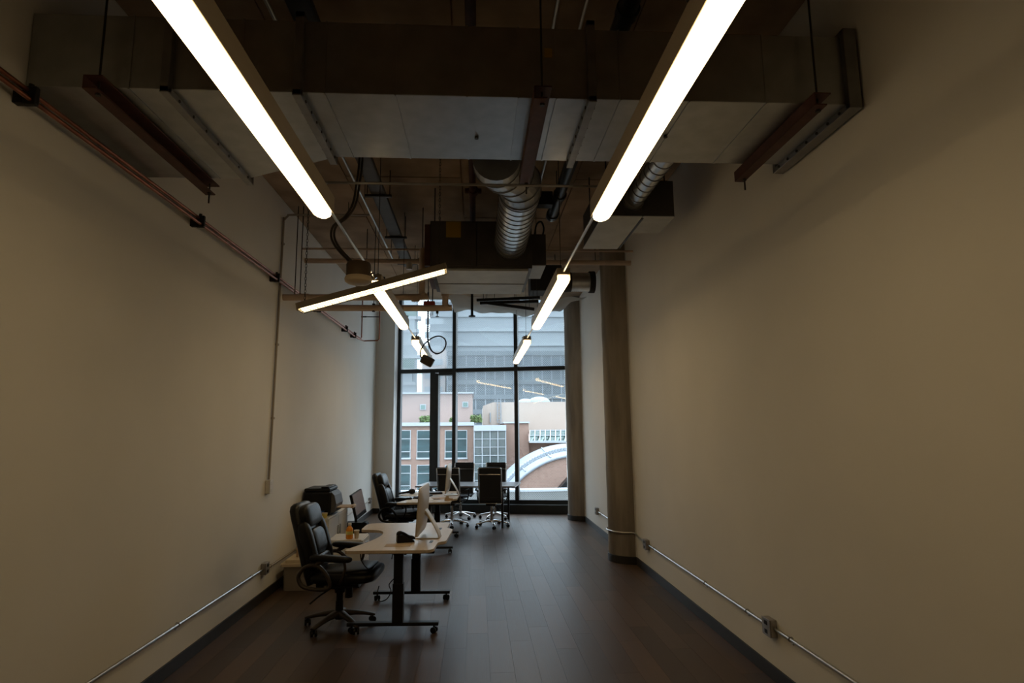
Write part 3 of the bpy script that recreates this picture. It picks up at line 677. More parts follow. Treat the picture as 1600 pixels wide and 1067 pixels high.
MB().prism(rounded([(-.082, -.057), (.082, -.057), (.082, .057), (-.082, .057)], .03), -.052, -.045, mb_, .002).build('box_face', M_canlens, t)
MB().cyl((0, 0, Z(3.6)), (0, 0, ZC - 2.62 - .009), .006, n=8).build('hanging_rod', M_rod, t)
t = thing('flow_switch', 'small red valve box with loose wires above the hanging cord', 'valve', (-.63, 7.93, 3.37), 0, None)
MB().box(-.075, .075, -.05, .03, .02, .085, .012).build('red_body', M_redp, t)
MB().cyl((.03, -.02, -.02), (.03, -.02, .03), .03, n=12).build('dark_cap', M_clamp, t, True)
for k in range(5): MB().tube([(-.01 + .012 * k, -.02, .03), (.0 + .014 * k, -.03, -.03), (.01 + .010 * k, -.02, -.10 - .015 * (k % 3))], .003, 5).build('wire', M_blackpl if k % 2 else M_whitepl, t)
MB().cyl((.04, .0, .08), (.04, .0, ZC - 3.37 - .009), .008, n=8).build('hanging_rod', M_rod, t)

# ================================================================== CONDUITS AND OUTLETS ON THE WALLS
def wall_conduit(label, x, sgn, y0, y1, z, straps, m=M_emt):
    t = thing('conduit', label, 'conduit', (x, (y0 + y1) / 2, z), 0, None, True)
    MB().cyl((x + sgn * .016, y0, z), (x + sgn * .016, y1, z), .0115, n=12).build('tube', m, t, True)
    for y in straps: MB().box(x, x + sgn * .006, y - .012, y + .012, z - .035, z + .012, .001).tube([(x + sgn * .004, y, z + .014), (x + sgn * .022, y, z + .012), (x + sgn * .030, y, z), (x + sgn * .022, y, z - .013), (x + sgn * .003, y, z - .015)], .004, 6).build('strap', m, t)
    return t
def outlet(label, x, sgn, y, z, face=True, w=.058, h=.058, m=M_box):
    t = thing('outlet_box', label, 'outlet', (x, y, z), 0, 'steel outlet boxes on the walls')
    MB().box(0, sgn * .048, -w, w, -h, h, .006).build('box', m, t)
    c = MB().box(sgn * .048, sgn * .053, -w * 1.02, w * 1.02, -h * 1.02, h * 1.02, .002).build('cover', m, t)
    for zz in (-.5, .5): MB().box(sgn * .053, sgn * .0555, -w * .35, w * .35, h * (zz - .24), h * (zz + .24), .001).build('socket', M_whitepl if m is M_whitepl else M_blackpl, c)
    return t
wall_conduit('steel conduit along the foot of the left wall, nearest stretch, up to the outlet', XL, 1, .5, 6.69, .33, (1.6, 3.2, 4.9, 6.4))
wall_conduit('steel conduit along the left wall running on from the outlet behind the chair', XL, 1, 6.80, 13.0, .315, (6.95, 9.0, 11.5), M_emtpaint)
outlet('steel outlet box low on the left wall, left of the leather chair', XL, 1, 6.745, .335)
outlet('outlet box low on the left wall, in the far corner by the window', XL, 1, 13.06, .32)
wall_conduit('steel conduit low on the right wall, nearest stretch running out of the picture', XR, -1, .5, 4.30, .365, (1.5, 3.0, 4.1))
wall_conduit('steel conduit low on the right wall between the two outlets', XR, -1, 4.43, 7.42, .360, (4.75, 5.6, 7.2))
wall_conduit('short steel conduit low on the right wall between the two columns', XR, -1, 8.80, 10.46, .355, (9.0, 10.2))
outlet('nearest steel outlet box low on the right wall', XR, -1, 4.365, .365)
outlet('steel outlet box on the right wall just before the nearer column', XR, -1, 7.48, .36)
outlet('steel outlet box on the right wall between the two columns', XR, -1, 10.52, .36)
pts = [(XR - .016, 7.54, .36), (XR - .018, 7.85, .375)]
for k in range(9):
    a = PI * (1.5 - k / 8.0) - (0.0); a = math.radians(262 - 164 * k / 8)
    pts.append((2.10 + .333 * math.cos(a), 8.37 + .333 * math.sin(a), .40))
pts += [(XR - .018, 8.76, .37), (XR - .016, 8.84, .357)]
t = thing('conduit', 'bent steel conduit wrapping around the nearer concrete column', 'conduit', (XR, 8.2, .36), 0, None, True)
MB().tube(pts, .0115, 10, smooth=3).build('tube', M_emt, t, True)
MB().box(XR - .034, XR, 7.60, 7.625, .335, .385, .002).build('strap', M_emt, t)
t = thing('conduit', 'tall painted conduit climbing the left wall and bending over under the ceiling', 'conduit', (XL, 6.77, 1.24), 0, None, True)
MB().tube([(XL + .017, 6.76, 1.245), (XL + .017, 6.80, 2.6), (XL + .017, 6.84, 4.08), (XL + .02, 6.845, 4.17), (XL + .06, 6.85, 4.235), (XL + .14, 6.85, 4.25), (XL + .9, 6.85, 4.255), (LX - .35, 6.85, 4.26)], .0125, 10, smooth=2).build('tube', M_emtpaint, t, True)
for z in (1.9, 2.72, 3.9): MB().box(XL, XL + .032, 6.755 + (z - 1.24) * .03, 6.795 + (z - 1.24) * .03, z - .012, z + .012, .003).build('strap', M_emtpaint, t)
MB().cyl((-1.5, 6.85, 4.26), (-1.5, 6.85, ZC - .009), .004, n=6).build('hanging_rod', M_rod, t)
outlet('pale switch box part way up the left wall, at the foot of the tall conduit', XL, 1, 6.75, 1.17, True, .052, .072, M_whitepl)

# ================================================================== FURNITURE
# --- leather executive chair, facing +X
def caster(t, x, y, m=M_blackpl, parent=None, r=.027, z=0):
    a = random.uniform(0, PI); d = Vector((math.cos(a), math.sin(a), 0)); c = Vector((x, y, r + z))
    b = MB()
    for s in (-1, 1): b.cyl(c + d * s * .008, c + d * s * .026, r, n=14)
    b.cyl(c - d * .026, c + d * .026, .008, n=8).cyl(c, c + Vector((0, 0, r + .022)), .009, n=8)
    return b.build('caster', m, parent or t, True)
def exec_chair(loc, rz, label, arm_m, base_m, grp):
    t = thing('office_chair', label, 'chair', loc, rz, grp)
    # seat cushion
    b = MB().sell((.06, 0, .465), (.30, .275, .055), .55, .42, 12, 32)
    b.build('seat', M_leather, t, True, 0)
    MB().sell((.10, 0, .50), (.235, .235, .042), .6, .45, 12, 28, Matrix.Rotation(math.radians(-3), 4, 'Y')).sell((.30, 0, .475), (.07, .255, .06), .8, .5, 12, 24).build('seat_pad', M_leather, t, True, 0)
    MB().box(-.16, .22, -.20, .20, .385, .42, .01).box(-.10, .10, -.07, .07, .34, .39, .015).build('mechanism', M_blackpl, t)
    # back shell: lofted, leaning back
    sp = [(-.205, .41, .225, .045), (-.225, .50, .245, .055), (-.25, .60, .255, .06), (-.275, .70, .255, .062), (-.305, .80, .245, .062), (-.335, .90, .235, .062), (-.365, .99, .225, .062), (-.385, 1.05, .21, .058), (-.398, 1.085, .18, .045), (-.404, 1.10, .12, .022)]
    b = MB().loft([((x, 0, z), (0, 1, 0), Vector((.96, 0, .28)), w, th, 3.0) for x, z, w, th in sp], 32)
    b.build('backrest', M_leather, t, True, 0)
    tilt = Matrix.Rotation(math.radians(-17), 4, 'Y')
    MB().sell((-.305, 0, .985), (.062, .205, .105), .6, .45, 14, 28, tilt).build('headrest', M_leather, t, True, 0)
    MB().sell((-.235, 0, .755), (.058, .165, .12), .6, .4, 14, 28, tilt).build('lumbar_cushion', M_leather, t, True, 0)
    MB().sell((-.185, 0, .585), (.055, .18, .065), .6, .4, 12, 28, tilt).build('lumbar_cushion', M_leather, t, True, 0)
    for s in (-1, 1): MB().sell((-.235, s * .20, .74), (.06, .055, .22), .6, .6, 14, 16, tilt).build('back_bolster', M_leather, t, True, 0)
    # arms: padded top on a looped frame
    for s in (-1, 1):
        y = s * .315
        a = MB().sell((.005, y, .655), (.185, .045, .028), .6, .55, 10, 28, Matrix.Rotation(math.radians(4), 4, 'Y'))
        a = a.build('armrest', M_leather, t, True, 0)
        MB().tube([(-.24, y, .57), (-.275, y, .50), (-.24, y, .43), (-.16, y, .405), (-.05, y, .40), (.0, y, .425), (-.01, y, .48), (-.05, y, .545), (-.11, y, .595), (-.18, y, .60)], .021, 10, closed=True, smooth=4, flat=.8).build('arm_loop', arm_m, a, True, 0)
        for pth, rr in (([(-.13, y, .595), (-.10, y, .62), (-.06, y, .64)], .02), ([(-.04, y, .415), (-.04, y * .8, .41), (-.03, y * .55, .405)], .018), ([(.12, y, .64), (.13, y, .57), (.11, y * .97, .50), (.07, y * .8, .43)], .013)):
            MB().tube(pth, rr, 8).build('arm_bracket', arm_m, a, True, 0)
    MB().cyl((0, 0, .21), (0, 0, .36), .030, n=18).cyl((0, 0, .07), (0, 0, .23), .036, .034, n=18).cyl((.0, 0, .30), (0, 0, .345), .045, .05, n=18).build('gas_column', M_blackpl, t, True, 40)
    MB().tube([(-.04, -.10, .365), (-.10, -.26, .335), (-.15, -.36, .295)], .007, 8).build('lever', M_blackpl, t, True)
    MB().cyl((.10, -.06, .27), (.10, -.06, .36), .033, n=14).build('tension_knob', M_blackpl, t, True)
    a0 = math.radians(95) - rz
    for k in range(5):
        a = a0 + 2 * PI * k / 5; d = Vector((math.cos(a), math.sin(a), 0)); u = Vector((-d.y, d.x, 0)); zv = Vector((0, 0, 1))
        lg = MB().loft([(d * r_ + zv * z_, u, zv, w_, h_, 2.6) for r_, z_, w_, h_ in ((.0, .115, .042, .03), (.06, .118, .036, .028), (.14, .108, .030, .022), (.22, .092, .026, .018), (.29, .074, .026, .015), (.325, .066, .018, .010))], 14).build('base_leg', base_m, t, True, 50)
        caster(t, d.x * .305, d.y * .305, M_blackpl, lg)
    return t
exec_chair((-1.25, 5.85, 0), math.radians(-4), 'black leather high-back office chair with bronze arms at the nearest desk', M_bronze, M_bronze, 'black leather office chairs at the white desks')
exec_chair((-1.17, 9.70, 0), math.radians(-4), 'black leather high-back office chair at the farther beige desk', M_blackpl, M_blackpl, 'black leather office chairs at the white desks')

# --- standing desks on casters; local frame: length along Y, user side -X
def desk(loc, rz, label, L, leg0, leg1):
    t = thing('standing_desk', label, 'desk', loc, rz, 'beige desks on black wheeled legs')
    h = L / 2; Zt = .722
    poly = [(-.43, -h), (.36, -h), (.36, -.42), (.43, -.36), (.43, .34), (.36, .40), (.36, h), (-.52, h), (-.56, h - .10), (-.54, .34), (-.30, .30), (-.24, .05), (-.27, -.28)]
    poly = rounded(poly, [.07, .10, .04, .05, .05, .04, .06, .10, .10, .05, .12, .2, .25], 5)
    MB().prism(poly, Zt - .024, Zt, None, .003).build('tabletop', M_desk, t)
    MB().prism([(x * .998, y * .999) for x, y in poly], Zt - .027, Zt - .021).build('edge_band', M_edge, t)
    for yy in (-.55 * h * .9, .5 * h * .9):
        MB().prism(rounded([(.28, yy - .06), (.31, yy - .06), (.31, yy + .06), (.28, yy + .06)], .012), Zt - .002, Zt + .0015).build('cable_slot', M_blackpl, t)
    MB().box(-.02, .10, leg0 + .05, leg1 - .05, Zt - .075, Zt - .027, .003).build('cross_beam', M_blackmt, t)
    for yy in (leg0, leg1):
        lg = MB().box(-.005, .090, yy - .035, yy + .035, .09, .42, .004).box(.002, .083, yy - .028, yy + .028, .40, Zt - .03, .003).build('leg', M_blackmt, t)
        MB().box(-.28, .36, yy - .03, yy + .03, Zt - .05, Zt - .027, .003).build('top_bracket', M_blackmt, lg)
        MB().box(-.40, .40, yy - .032, yy + .032, .066, .096, .006).build('foot', M_blackmt, lg)
        for x in (-.36, .36): caster(t, x, yy, M_blackpl, lg, .026)
    return t
desk((-.70, 6.28, 0), math.radians(-3), 'beige wave-edged desk nearest the camera, with a phone on it', 1.58, -.655, .38)
desk((-.72, 9.80, 0), math.radians(-2), 'beige desk farther back, strewn with papers', 1.60, -.72, .58)

# --- all-in-one computers: screen normal -X
def imac(loc, rz, label):
    t = thing('computer', label, 'computer', loc, rz, 'silver all-in-one computers on the beige desks')
    tl = Matrix.Translation((0, 0, .268)) @ Matrix.Rotation(math.radians(4), 4, 'Y')
    def P(b, name, m, sm=False, par=None):
        o = b.build(name, m, par or t, sm, 40); o.data.transform(tl); return o
    sh = P(MB().loft([((x, 0, 0), (0, 1, 0), (0, 0, 1), a, c, 9) for x, a, c in ((-.006, .325, .228), (.004, .325, .228), (.012, .30, .205), (.026, .22, .15), (.034, .12, .08), (.036, .04, .03))], 48), 'back_shell', M_alu, True)
    P(MB().box(-.0075, -.0055, -.32, .32, -.115, .222), 'screen', M_screen)
    P(MB().box(-.0075, -.0055, -.32, .32, -.222, -.12), 'chin', M_alu)
    MB().loft([((.032, 0, .25), (0, 1, 0), (.2, 0, 1), .09, .02, 4), ((.07, 0, .20), (0, 1, 0), (.8, 0, .6), .09, .010, 4), ((.12, 0, .12), (0, 1, 0), (.92, 0, .4), .09, .006, 4), ((.16, 0, .045), (0, 1, 0), (.92, 0, .38), .092, .006, 4), ((.168, 0, .012), (0, 1, 0), (.7, 0, .7), .094, .007, 4)], 20).build('stand', M_alu, t, True, 40)
    MB().prism(rounded([(-.06, -.098), (.178, -.098), (.178, .098), (-.06, .098)], .03), 0, .010, None, .002).build('foot', M_alu, t)
    return t
imac((-.53, 6.12, .7225), math.radians(-3.5), 'silver all-in-one computer seen edge-on on the nearest desk')
imac((-.46, 9.95, .7225), math.radians(-3), 'silver all-in-one computer seen edge-on on the farther desk')

# --- desk phone, paper, cables
t = thing('desk_phone', 'dark desk telephone with a handset, on the nearest desk', 'phone', (-.67, 5.90, .7225), math.radians(12)); t.scale = (.8, .8, .85)
MB().prism([(-.10, 0), (.10, 0), (.10, .015), (-.03, .085), (-.10, .085)], -.075, .075, Matrix.Rotation(PI / 2, 4, 'X'), .006).build('body', M_blackpl, t)
MB().tube([(-.085, -.05, .085), (-.08, -.05, .105), (-.03, -.05, .098), (.03, -.05, .065), (.085, -.05, .045), (.09, -.05, .030)], [.022, .02, .015, .014, .018, .022], 10).build('handset', M_blackpl, t, True)
b = MB()
for i in range(4):
    for j in range(3): b.box(.0 + .022 * i, .014 + .022 * i, .0 + .022 * j, .014 + .022 * j, .060 - .0115 * i, .066 - .0115 * i)
b.build('keypad', M_rod, t)['kind'] = 'stuff'
tag(MB().box(-.83, -.60, 5.66, 5.80, .7225, .7245).build('paper_sheet', M_card), 'brown paper sheet lying in front of the phone', 'paper')
def cable(label, pts): return tag(MB().tube(pts, .0045, 6).build('cable', M_blackpl, None, True), label, 'cable')
cable('thin black cable hanging in a loop under the nearest desk, left of the leg', [(-.76, 5.80, .69), (-.75, 5.78, .60), (-.70, 5.75, .50), (-.74, 5.74, .44), (-.79, 5.74, .38), (-.77, 5.72, .33), (-.80, 5.70, .27), (-.86, 5.70, .25), (-.89, 5.71, .30), (-.88, 5.74, .37)])
cable('thin black cable hanging straight down between the legs of the nearest desk', [(-.55, 6.2, .69), (-.55, 6.2, .58), (-.56, 6.2, .50), (-.58, 6.22, .46)])
cable('thin black cable drooping from the chair side of the nearest desk', [(-1.03, 5.62, .69), (-1.02, 5.60, .63), (-.99, 5.60, .58), (-.96, 5.60, .55)])
t = thing('power_strip', 'black power brick fixed under the far side of the nearest desk', 'power brick', (-.86, 6.45, .624))
MB().box(-.05, .05, -.10, .10, .0, .07, .008).build('body', M_blackpl, t); MB().tube([(0, -.10, .03), (.0, -.14, .0), (.02, -.15, -.08), (.01, -.12, -.14)], .005, 6).build('cord', M_blackpl, t)

# --- things on the farther desk
Dz = .7225
def sheet(x, y, rz, label, m=M_paper, sx=.21, sy=.297, z=0, th=.003):
    o = MB().box(-sx / 2, sx / 2, -sy / 2, sy / 2, 0, th, 0).build('paper_sheet', m); o.location = (x, y, Dz + z); o.rotation_euler = (0, 0, rz); return tag(o, label, 'paper', 'papers on the farther desk')
sheet(-.93, 9.18, .1, 'white paper sheet at the near edge of the farther desk')
sheet(-1.00, 10.25, .3, 'white paper sheet by the round-headed handset on the farther desk')
sheet(-.68, 9.30, -.2, 'white paper sheet left of the small box on the farther desk')
sheet(-1.08, 9.99, .9, 'white paper sheet lying askew behind the leather chair arm')
sheet(-.57, 9.50, .2, 'tan paper sheet in front of the farther computer', M_card)
t = thing('phone_handset', 'black round-headed handset lying on the farther desk behind the chair', 'handset', (-1.12, 10.18, Dz), math.radians(8))
MB().sell((.06, 0, .045), (.055, .05, .042), .9, .9, 12, 20).build('head', M_blackpl, t, True)
MB().tube([(.03, 0, .04), (-.06, -.01, .03), (-.16, -.03, .018)], [.022, .018, .014], 10).build('stem', M_blackpl, t, True)
t = thing('keyboard', 'black keyboard on the farther desk before the computer', 'keyboard', (-.84, 9.70, Dz), math.radians(70))
MB().box(-.22, .22, -.07, .07, 0, .018, .004).build('body', M_blackpl, t)
b = MB()
for i in range(14):
    for j in range(5): b.box(-.205 + .0295 * i, -.181 + .0295 * i, -.06 + .0245 * j, -.040 + .0245 * j, .018, .024)
o = b.build('keys', M_rod, t); o['kind'] = 'stuff'
t = thing('laptop', 'dark closed laptop on the farther desk beside the computer', 'laptop', (-.75, 10.22, Dz), math.radians(12))
MB().box(-.17, .17, -.12, .12, .003, .016, .004).build('base', M_blackpl, t); MB().box(-.17, .17, -.12, .12, .017, .027, .004).build('lid', M_unit, t)
for sx in (-.13, .13): MB().box(sx - .015, sx + .015, -.09, .09, 0, .004).build('foot', M_blackpl, t)
t = thing('tape_dispenser', 'small tan box on the near right corner of the farther desk', 'dispenser', (-.42, 9.22, Dz), math.radians(10))
MB().prism([(-.06, 0), (.06, 0), (.065, .03), (.02, .025), (-.02, .05), (-.055, .045)], -.022, .022, Matrix.Rotation(PI / 2, 4, 'X'), .004).build('body', M_card, t); MB().cyl((-.02, -.012, .045), (-.02, .012, .045), .024, n=16).build('tape_roll', M_canlens, t)
t = thing('computer_mouse', 'black mouse on the farther desk in front of the chair', 'mouse', (-1.02, 9.40, Dz), .4)
MB().sell((0, 0, .016), (.052, .03, .016), .8, .9, 8, 16).build('body', M_blackpl, t, True); MB().cyl((.02, -.004, .031), (.02, .004, .031), .007, n=8).build('wheel', M_rod, t)

# --- cabinet, printer and things on it
t = thing('cabinet', 'white low cabinet against the left wall, under the printer', 'cabinet', (-2.03, 8.45, 0), 0)
MB().box(-.17, .165, -.55, .55, .05, .655, .003).build('body', M_white, t)
MB().box(-.175, .18, -.565, .565, .655, .68, .004).build('top', M_white, t)
MB().box(-.16, .15, -.54, .54, 0, .05).build('plinth', M_blackpl, t)
for s in (-1, 1):
    d = MB().box(.165, .183, s * .275 - .268, s * .275 + .268, .06, .65, .003).build('door', M_white, t); MB().box(.183, .198, s * .06 - .008, s * .06 + .008, .40, .52, .003).build('handle', M_galv, d)
MB().box(-.168, .163, -.558, -.551, .055, .65, .002).build('side_panel', M_warmlit, t)  # near side of the white cabinet, warm light painted into its colour
t = thing('printer', 'black printer with its output tray out, on the white cabinet', 'printer', (-2.03, 8.30, .68), 0)
MB().box(-.19, .15, -.24, .24, .0, .30, .03, 3).build('body', M_blackpl, t)
MB().box(-.19, .14, -.22, .22, .30, .345, .015, 3).build('scanner_lid', M_blackpl, t)
MB().box(.02, .12, -.20, .20, .345, .362, .006).build('document_feeder', M_blackpl, t)
MB().prism([(.0, 0), (.05, .0), (.07, .10), (.045, .21), (.0, .26)], -.20, .20, Matrix.Translation((.15, 0, .04)) @ Matrix.Rotation(PI / 2, 4, 'X'), .006).build('control_panel', M_unit, t)
MB().box(.18, .40, -.13, .13, .085, .10, .004).box(.38, .42, -.10, .10, .075, .11, .008).build('output_tray', M_card, t)
t = thing('blue_pouch', 'blue plastic pouch under the printer tray on the cabinet', 'pouch', (-1.97, 7.99, .68), 0)
MB().sell((-.03, 0, .035), (.07, .045, .035), .7, .7, 10, 20).build('pouch', M_blue, t, True); MB().box(-.02, .04, -.03, .02, .068, .074, .002).build('flap', M_blue, t)
t = thing('yellow_cup', 'small yellow tub beside the blue pouch on the cabinet', 'tub', (-1.905, 7.90, .68), 0)
MB().lathe([(.026, 0), (.036, .055), (.034, .055)], n=18).build('tub', M_yel2, t, True, 40); MB().lathe([(.034, .053), (.038, .056), (.036, .062)], n=18).build('lid', M_canlens, t, True, 40)
# --- dark monitor leaning beside the cabinet, on a computer tower
t = thing('computer_tower', 'black computer tower on the floor past the cabinet, under the tilted monitor', 'computer', (-1.74, 9.22, 0), 0)
MB().box(-.16, .13, -.10, .10, .012, .44, .006).build('case', M_blackpl, t); MB().box(.13, .142, -.09, .09, .02, .43, .003).build('front_panel', M_blackmt, t)
for sx in (-.12, .1): MB().box(sx - .02, sx + .02, -.08, .08, 0, .013).build('foot', M_blackpl, t)
t = thing('monitor', 'tilted black monitor with a pinkish textured screen, by the left wall', 'monitor', (-1.70, 9.12, .441), math.radians(-6))
mm = Matrix.Translation((-.02, 0, .25)) @ Matrix.Rotation(math.radians(-13), 4, 'Y') @ Matrix.Rotation(math.radians(5), 4, 'X')
def P(b, name, m):
    o = b.build(name, m, t); o.data.transform(mm); return o
P(MB().box(-.025, .012, -.24, .26, -.17, .19, .006), 'shell', M_blackpl); P(MB().box(.012, .018, -.23, .25, -.11, .18, .002), 'textured_screen', M_texscreen); P(MB().box(.012, .015, -.235, .255, -.165, -.115), 'lower_bezel', M_blackmt)
MB().box(-.11, .06, -.10, .10, 0, .012, .004).tube([(-.05, 0, .01), (-.06, 0, .12), (-.05, 0, .22)], .02, 8).build('stand', M_blackpl, t)
# --- small drawer unit behind the chair with the juice bottle
t = thing('drawer_unit', 'white low drawer unit hidden behind the leather chair arm', 'drawers', (-1.50, 7.40, 0), 0)
MB().box(-.19, .19, -.22, .22, .03, .53, .004).build('body', M_white, t)
for k in range(2):
    d = MB().box(.19, .205, -.21, .21, .05 + .24 * k, .28 + .24 * k, .003).build('drawer', M_white, t); MB().box(.205, .217, -.06, .06, .22 + .24 * k, .235 + .24 * k, .002).build('handle', M_galv, d)
for sx in (-.15, .15): MB().box(sx - .02, sx + .02, -.18, .18, 0, .03).build('foot', M_blackpl, t)
t = thing('juice_bottle', 'orange juice bottle with a white cap on the low drawer unit', 'bottle', (-1.46, 7.25, .531), 0)
MB().lathe([(.034, 0), (.040, .008), (.040, .10), (.030, .125), (.017, .14), (.017, .15)], n=20).build('bottle', M_juice, t, True, 40); MB().lathe([(.0175, .149), (.020, .15), (.020, .172), (.018, .175)], n=18).build('cap', M_whitepl, t, True, 40)
MB().lathe([(.0405, .05), (.0412, .052), (.0412, .085), (.0405, .087)], n=20).build('label', M_yel2, t, True)
t = thing('paper_cup', 'small beige cup beside the juice bottle', 'cup', (-1.385, 7.28, .531), 0)
MB().lathe([(.022, 0), (.031, .085), (.029, .085), (.021, .006)], n=18).build('cup', M_canlens, t, True, 40); MB().lathe([(.030, .083), (.033, .086), (.030, .092)], n=18).build('rim', M_whitepl, t, True)
# --- lidded box and stick by the left wall
t = thing('storage_box', 'grey storage box with a cream lid on the floor behind the chair', 'box', (-1.98, 7.36, 0), 0)
MB().prism(rounded([(-.18, -.20), (.18, -.20), (.18, .20), (-.18, .20)], .03), 0, .26, None, .004).build('tub', mat('grey_tub', (.30, .26, .22), .6), t)
MB().prism(rounded([(-.21, -.23), (.21, -.23), (.21, .23), (-.21, .23)], .035), .26, .29, None, .006).prism(rounded([(-.17, -.19), (.17, -.19), (.17, .19), (-.17, .19)], .03), .29, .325, None, .006).build('lid', M_canlens, t)
t = thing('wooden_stick', 'thin brown stick standing upright on the lid of the storage box', 'stick', (-2.06, 7.33, .326), 0)
MB().box(-.011, .011, -.008, .008, 0, .19, .002).build('shaft', M_edge, t); MB().box(-.014, .014, -.011, .011, .19, .205, .003).build('tip', M_edge, t)
t = thing('small_box', 'small black box standing on the storage box lid', 'box', (-1.95, 7.40, .326), 0)
MB().box(-.07, .07, -.06, .06, 0, .14, .006).build('body', M_blackpl, t); MB().cyl((0, -.06, .07), (0, -.064, .07), .045, n=20).build('cone', M_rod, t)

# --- conference table, parallel to the window
CT = thing('conference_table', 'long dark grey meeting table with a black loop leg, before the window', 'table', (-.13, 11.72, 0), math.radians(-11))
MB().box(-.94, .92, -.46, .46, .715, .742, .003).build('tabletop', M_ctop, CT)
for x in (-.72, .68):
    MB().box(x - .02, x + .02, -.42, -.38, .0, .715, .003).box(x - .02, x + .02, .38, .42, .0, .715, .003).box(x - .02, x + .02, -.38, .38, 0, .04, .003).box(x - .02, x + .02, -.38, .38, .675, .715, .003).build('leg_loop', M_blackmt, CT)
MB().box(-.70, .66, -.03, .03, .68, .714, .003).build('cross_rail', M_blackmt, CT)
# --- mesh chairs, facing +Y (back towards the camera)
def mesh_chair(loc, rz, label):
    t = thing('meeting_chair', label, 'chair', loc, rz, 'black chrome-framed chairs around the meeting table')
    MB().loft([((0, y, z), (1, 0, 0), (0, n_[0], n_[1]), .235, .016, 6) for y, z, n_ in ((-.20, .47, (-.5, .86)), (-.12, .455, (0, 1)), (.05, .455, (0, 1)), (.18, .465, (0, 1)), (.245, .445, (.5, .85)))], 24).build('seat', M_mesh, t, True, 50)
    prof = [(-.205, .475), (-.225, .60), (-.235, .72), (-.25, .84), (-.275, .955), (-.295, 1.06), (-.30, 1.085)]
    MB().loft([((0, y, z), (1, 0, 0), (0, 1, .15), .195, .009, 8) for y, z in prof], 24).build('backrest', M_mesh, t, True, 50)
    for k in range(16): z = .50 + .036 * k; y = -.213 - .11 * max(0, (z - .55)) ** 1.2; MB().box(-.185, .185, y - .016, y - .004, z - .006, z + .006, .002).build('back_rib', M_mesh, t)
    for s in (-1, 1):
        MB().tube([(s * .207, .235, .44), (s * .207, .05, .452), (s * .207, -.12, .452), (s * .207, -.195, .475), (s * .207, -.226, .60), (s * .207, -.236, .72), (s * .207, -.252, .84), (s * .207, -.277, .955), (s * .207, -.298, 1.07)], .011, 10, smooth=3).build('side_frame', M_chrome, t, True)
        MB().tube([(s * .215, -.235, .66), (s * .27, -.20, .675), (s * .285, -.08, .675), (s * .285, .10, .67), (s * .285, .14, .64), (s * .28, .12, .52), (s * .25, .08, .44), (s * .212, .06, .44)], .012, 10, smooth=3).build('armrest', M_blackpl, t, True)
    MB().cyl((-.205, -.298, 1.07), (.205, -.298, 1.07), .009, n=10).build('top_rail', M_chrome, t, True)
    MB().cyl((-.205, -.277, .955), (.205, -.277, .955), .012, n=10).build('cross_rail', M_chrome, t, True)
    for y in (-.15, .15): MB().cyl((-.205, y, .436), (.205, y, .436), .010, n=10).build('seat_rail', M_chrome, t, True)
    MB().box(-.09, .09, -.15, .13, .385, .43, .01).build('mechanism', M_blackpl, t)
    MB().cyl((0, 0, .22), (0, 0, .39), .025, n=16).cyl((0, 0, .08), (0, 0, .23), .030, n=16).build('gas_column', M_chrome, t, True)
    MB().tube([(.05, -.02, .38), (.14, -.10, .34), (.20, -.17, .29)], .008, 8).build('lever', M_blackpl, t, True)
    for k in range(5):
        a = math.radians(-75 + 72 * k); d = Vector((math.cos(a), math.sin(a), 0)); u = Vector((-d.y, d.x, 0)); zv = Vector((0, 0, 1))
        lg = MB().loft([(d * r_ + zv * z_, u, zv, w_, h_, 3) for r_, z_, w_, h_ in ((.0, .11, .03, .022), (.10, .11, .024, .016), (.22, .09, .020, .013), (.30, .075, .018, .011), (.32, .07, .012, .008))], 12).build('base_leg', M_chrome, t, True, 50)
        caster(t, d.x * .30, d.y * .30, M_blackpl, lg, .027)
    return t
c0 = mesh_chair((.27, 11.36, 0), math.radians(-8), 'black mesh meeting chair on the near side of the table, right of the computer')
dup(c0, (-.46, 11.50, 0), math.radians(-13), 'black mesh meeting chair on the near side, partly behind the farther computer')
dup(c0, (-.33, 12.55, 0), math.radians(165), 'black mesh meeting chair across the table, left one')
dup(c0, (.36, 12.40, 0), math.radians(172), 'black mesh meeting chair across the table, right one')

# ================================================================== OUTSIDE
def at(px, py, y):                                 # the point at distance y on the sight line, for the far buildings
    d = ROT @ Vector((px - _CX, py - _CY, _F)); return Vector((0, 0, EYE)) + d * (y / d.y)
def brick_mat(name, c1, c2, mort, sc):
    m = bpy.data.materials.new(name); m.use_nodes = True; nt = m.node_tree; b = nt.nodes['Principled BSDF']; b.inputs['Roughness'].default_value = .9
    tc = nt.nodes.new('ShaderNodeTexCoord'); sx = nt.nodes.new('ShaderNodeSeparateXYZ'); cb = nt.nodes.new('ShaderNodeCombineXYZ'); ad = nt.nodes.new('ShaderNodeMath')
    nt.links.new(tc.outputs['Object'], sx.inputs[0]); nt.links.new(sx.outputs[0], ad.inputs[0]); nt.links.new(sx.outputs[1], ad.inputs[1]); nt.links.new(ad.outputs[0], cb.inputs[0]); nt.links.new(sx.outputs[2], cb.inputs[1])
    br = nt.nodes.new('ShaderNodeTexBrick'); br.inputs['Color1'].default_value = (*c1, 1); br.inputs['Color2'].default_value = (*c2, 1); br.inputs['Mortar'].default_value = (*mort, 1); br.inputs['Scale'].default_value = sc; br.inputs['Mortar Size'].default_value = .015
    nt.links.new(cb.outputs[0], br.inputs['Vector']); nt.links.new(br.outputs['Color'], b.inputs['Base Color']); return m
M_brick = brick_mat('orange_brick', (.26, .158, .122), (.222, .133, .10), (.28, .23, .20), 2.2)
M_pink = mat('pink_render', (0.281, 0.211, 0.189), .9, noise=.06, nscale=.4)
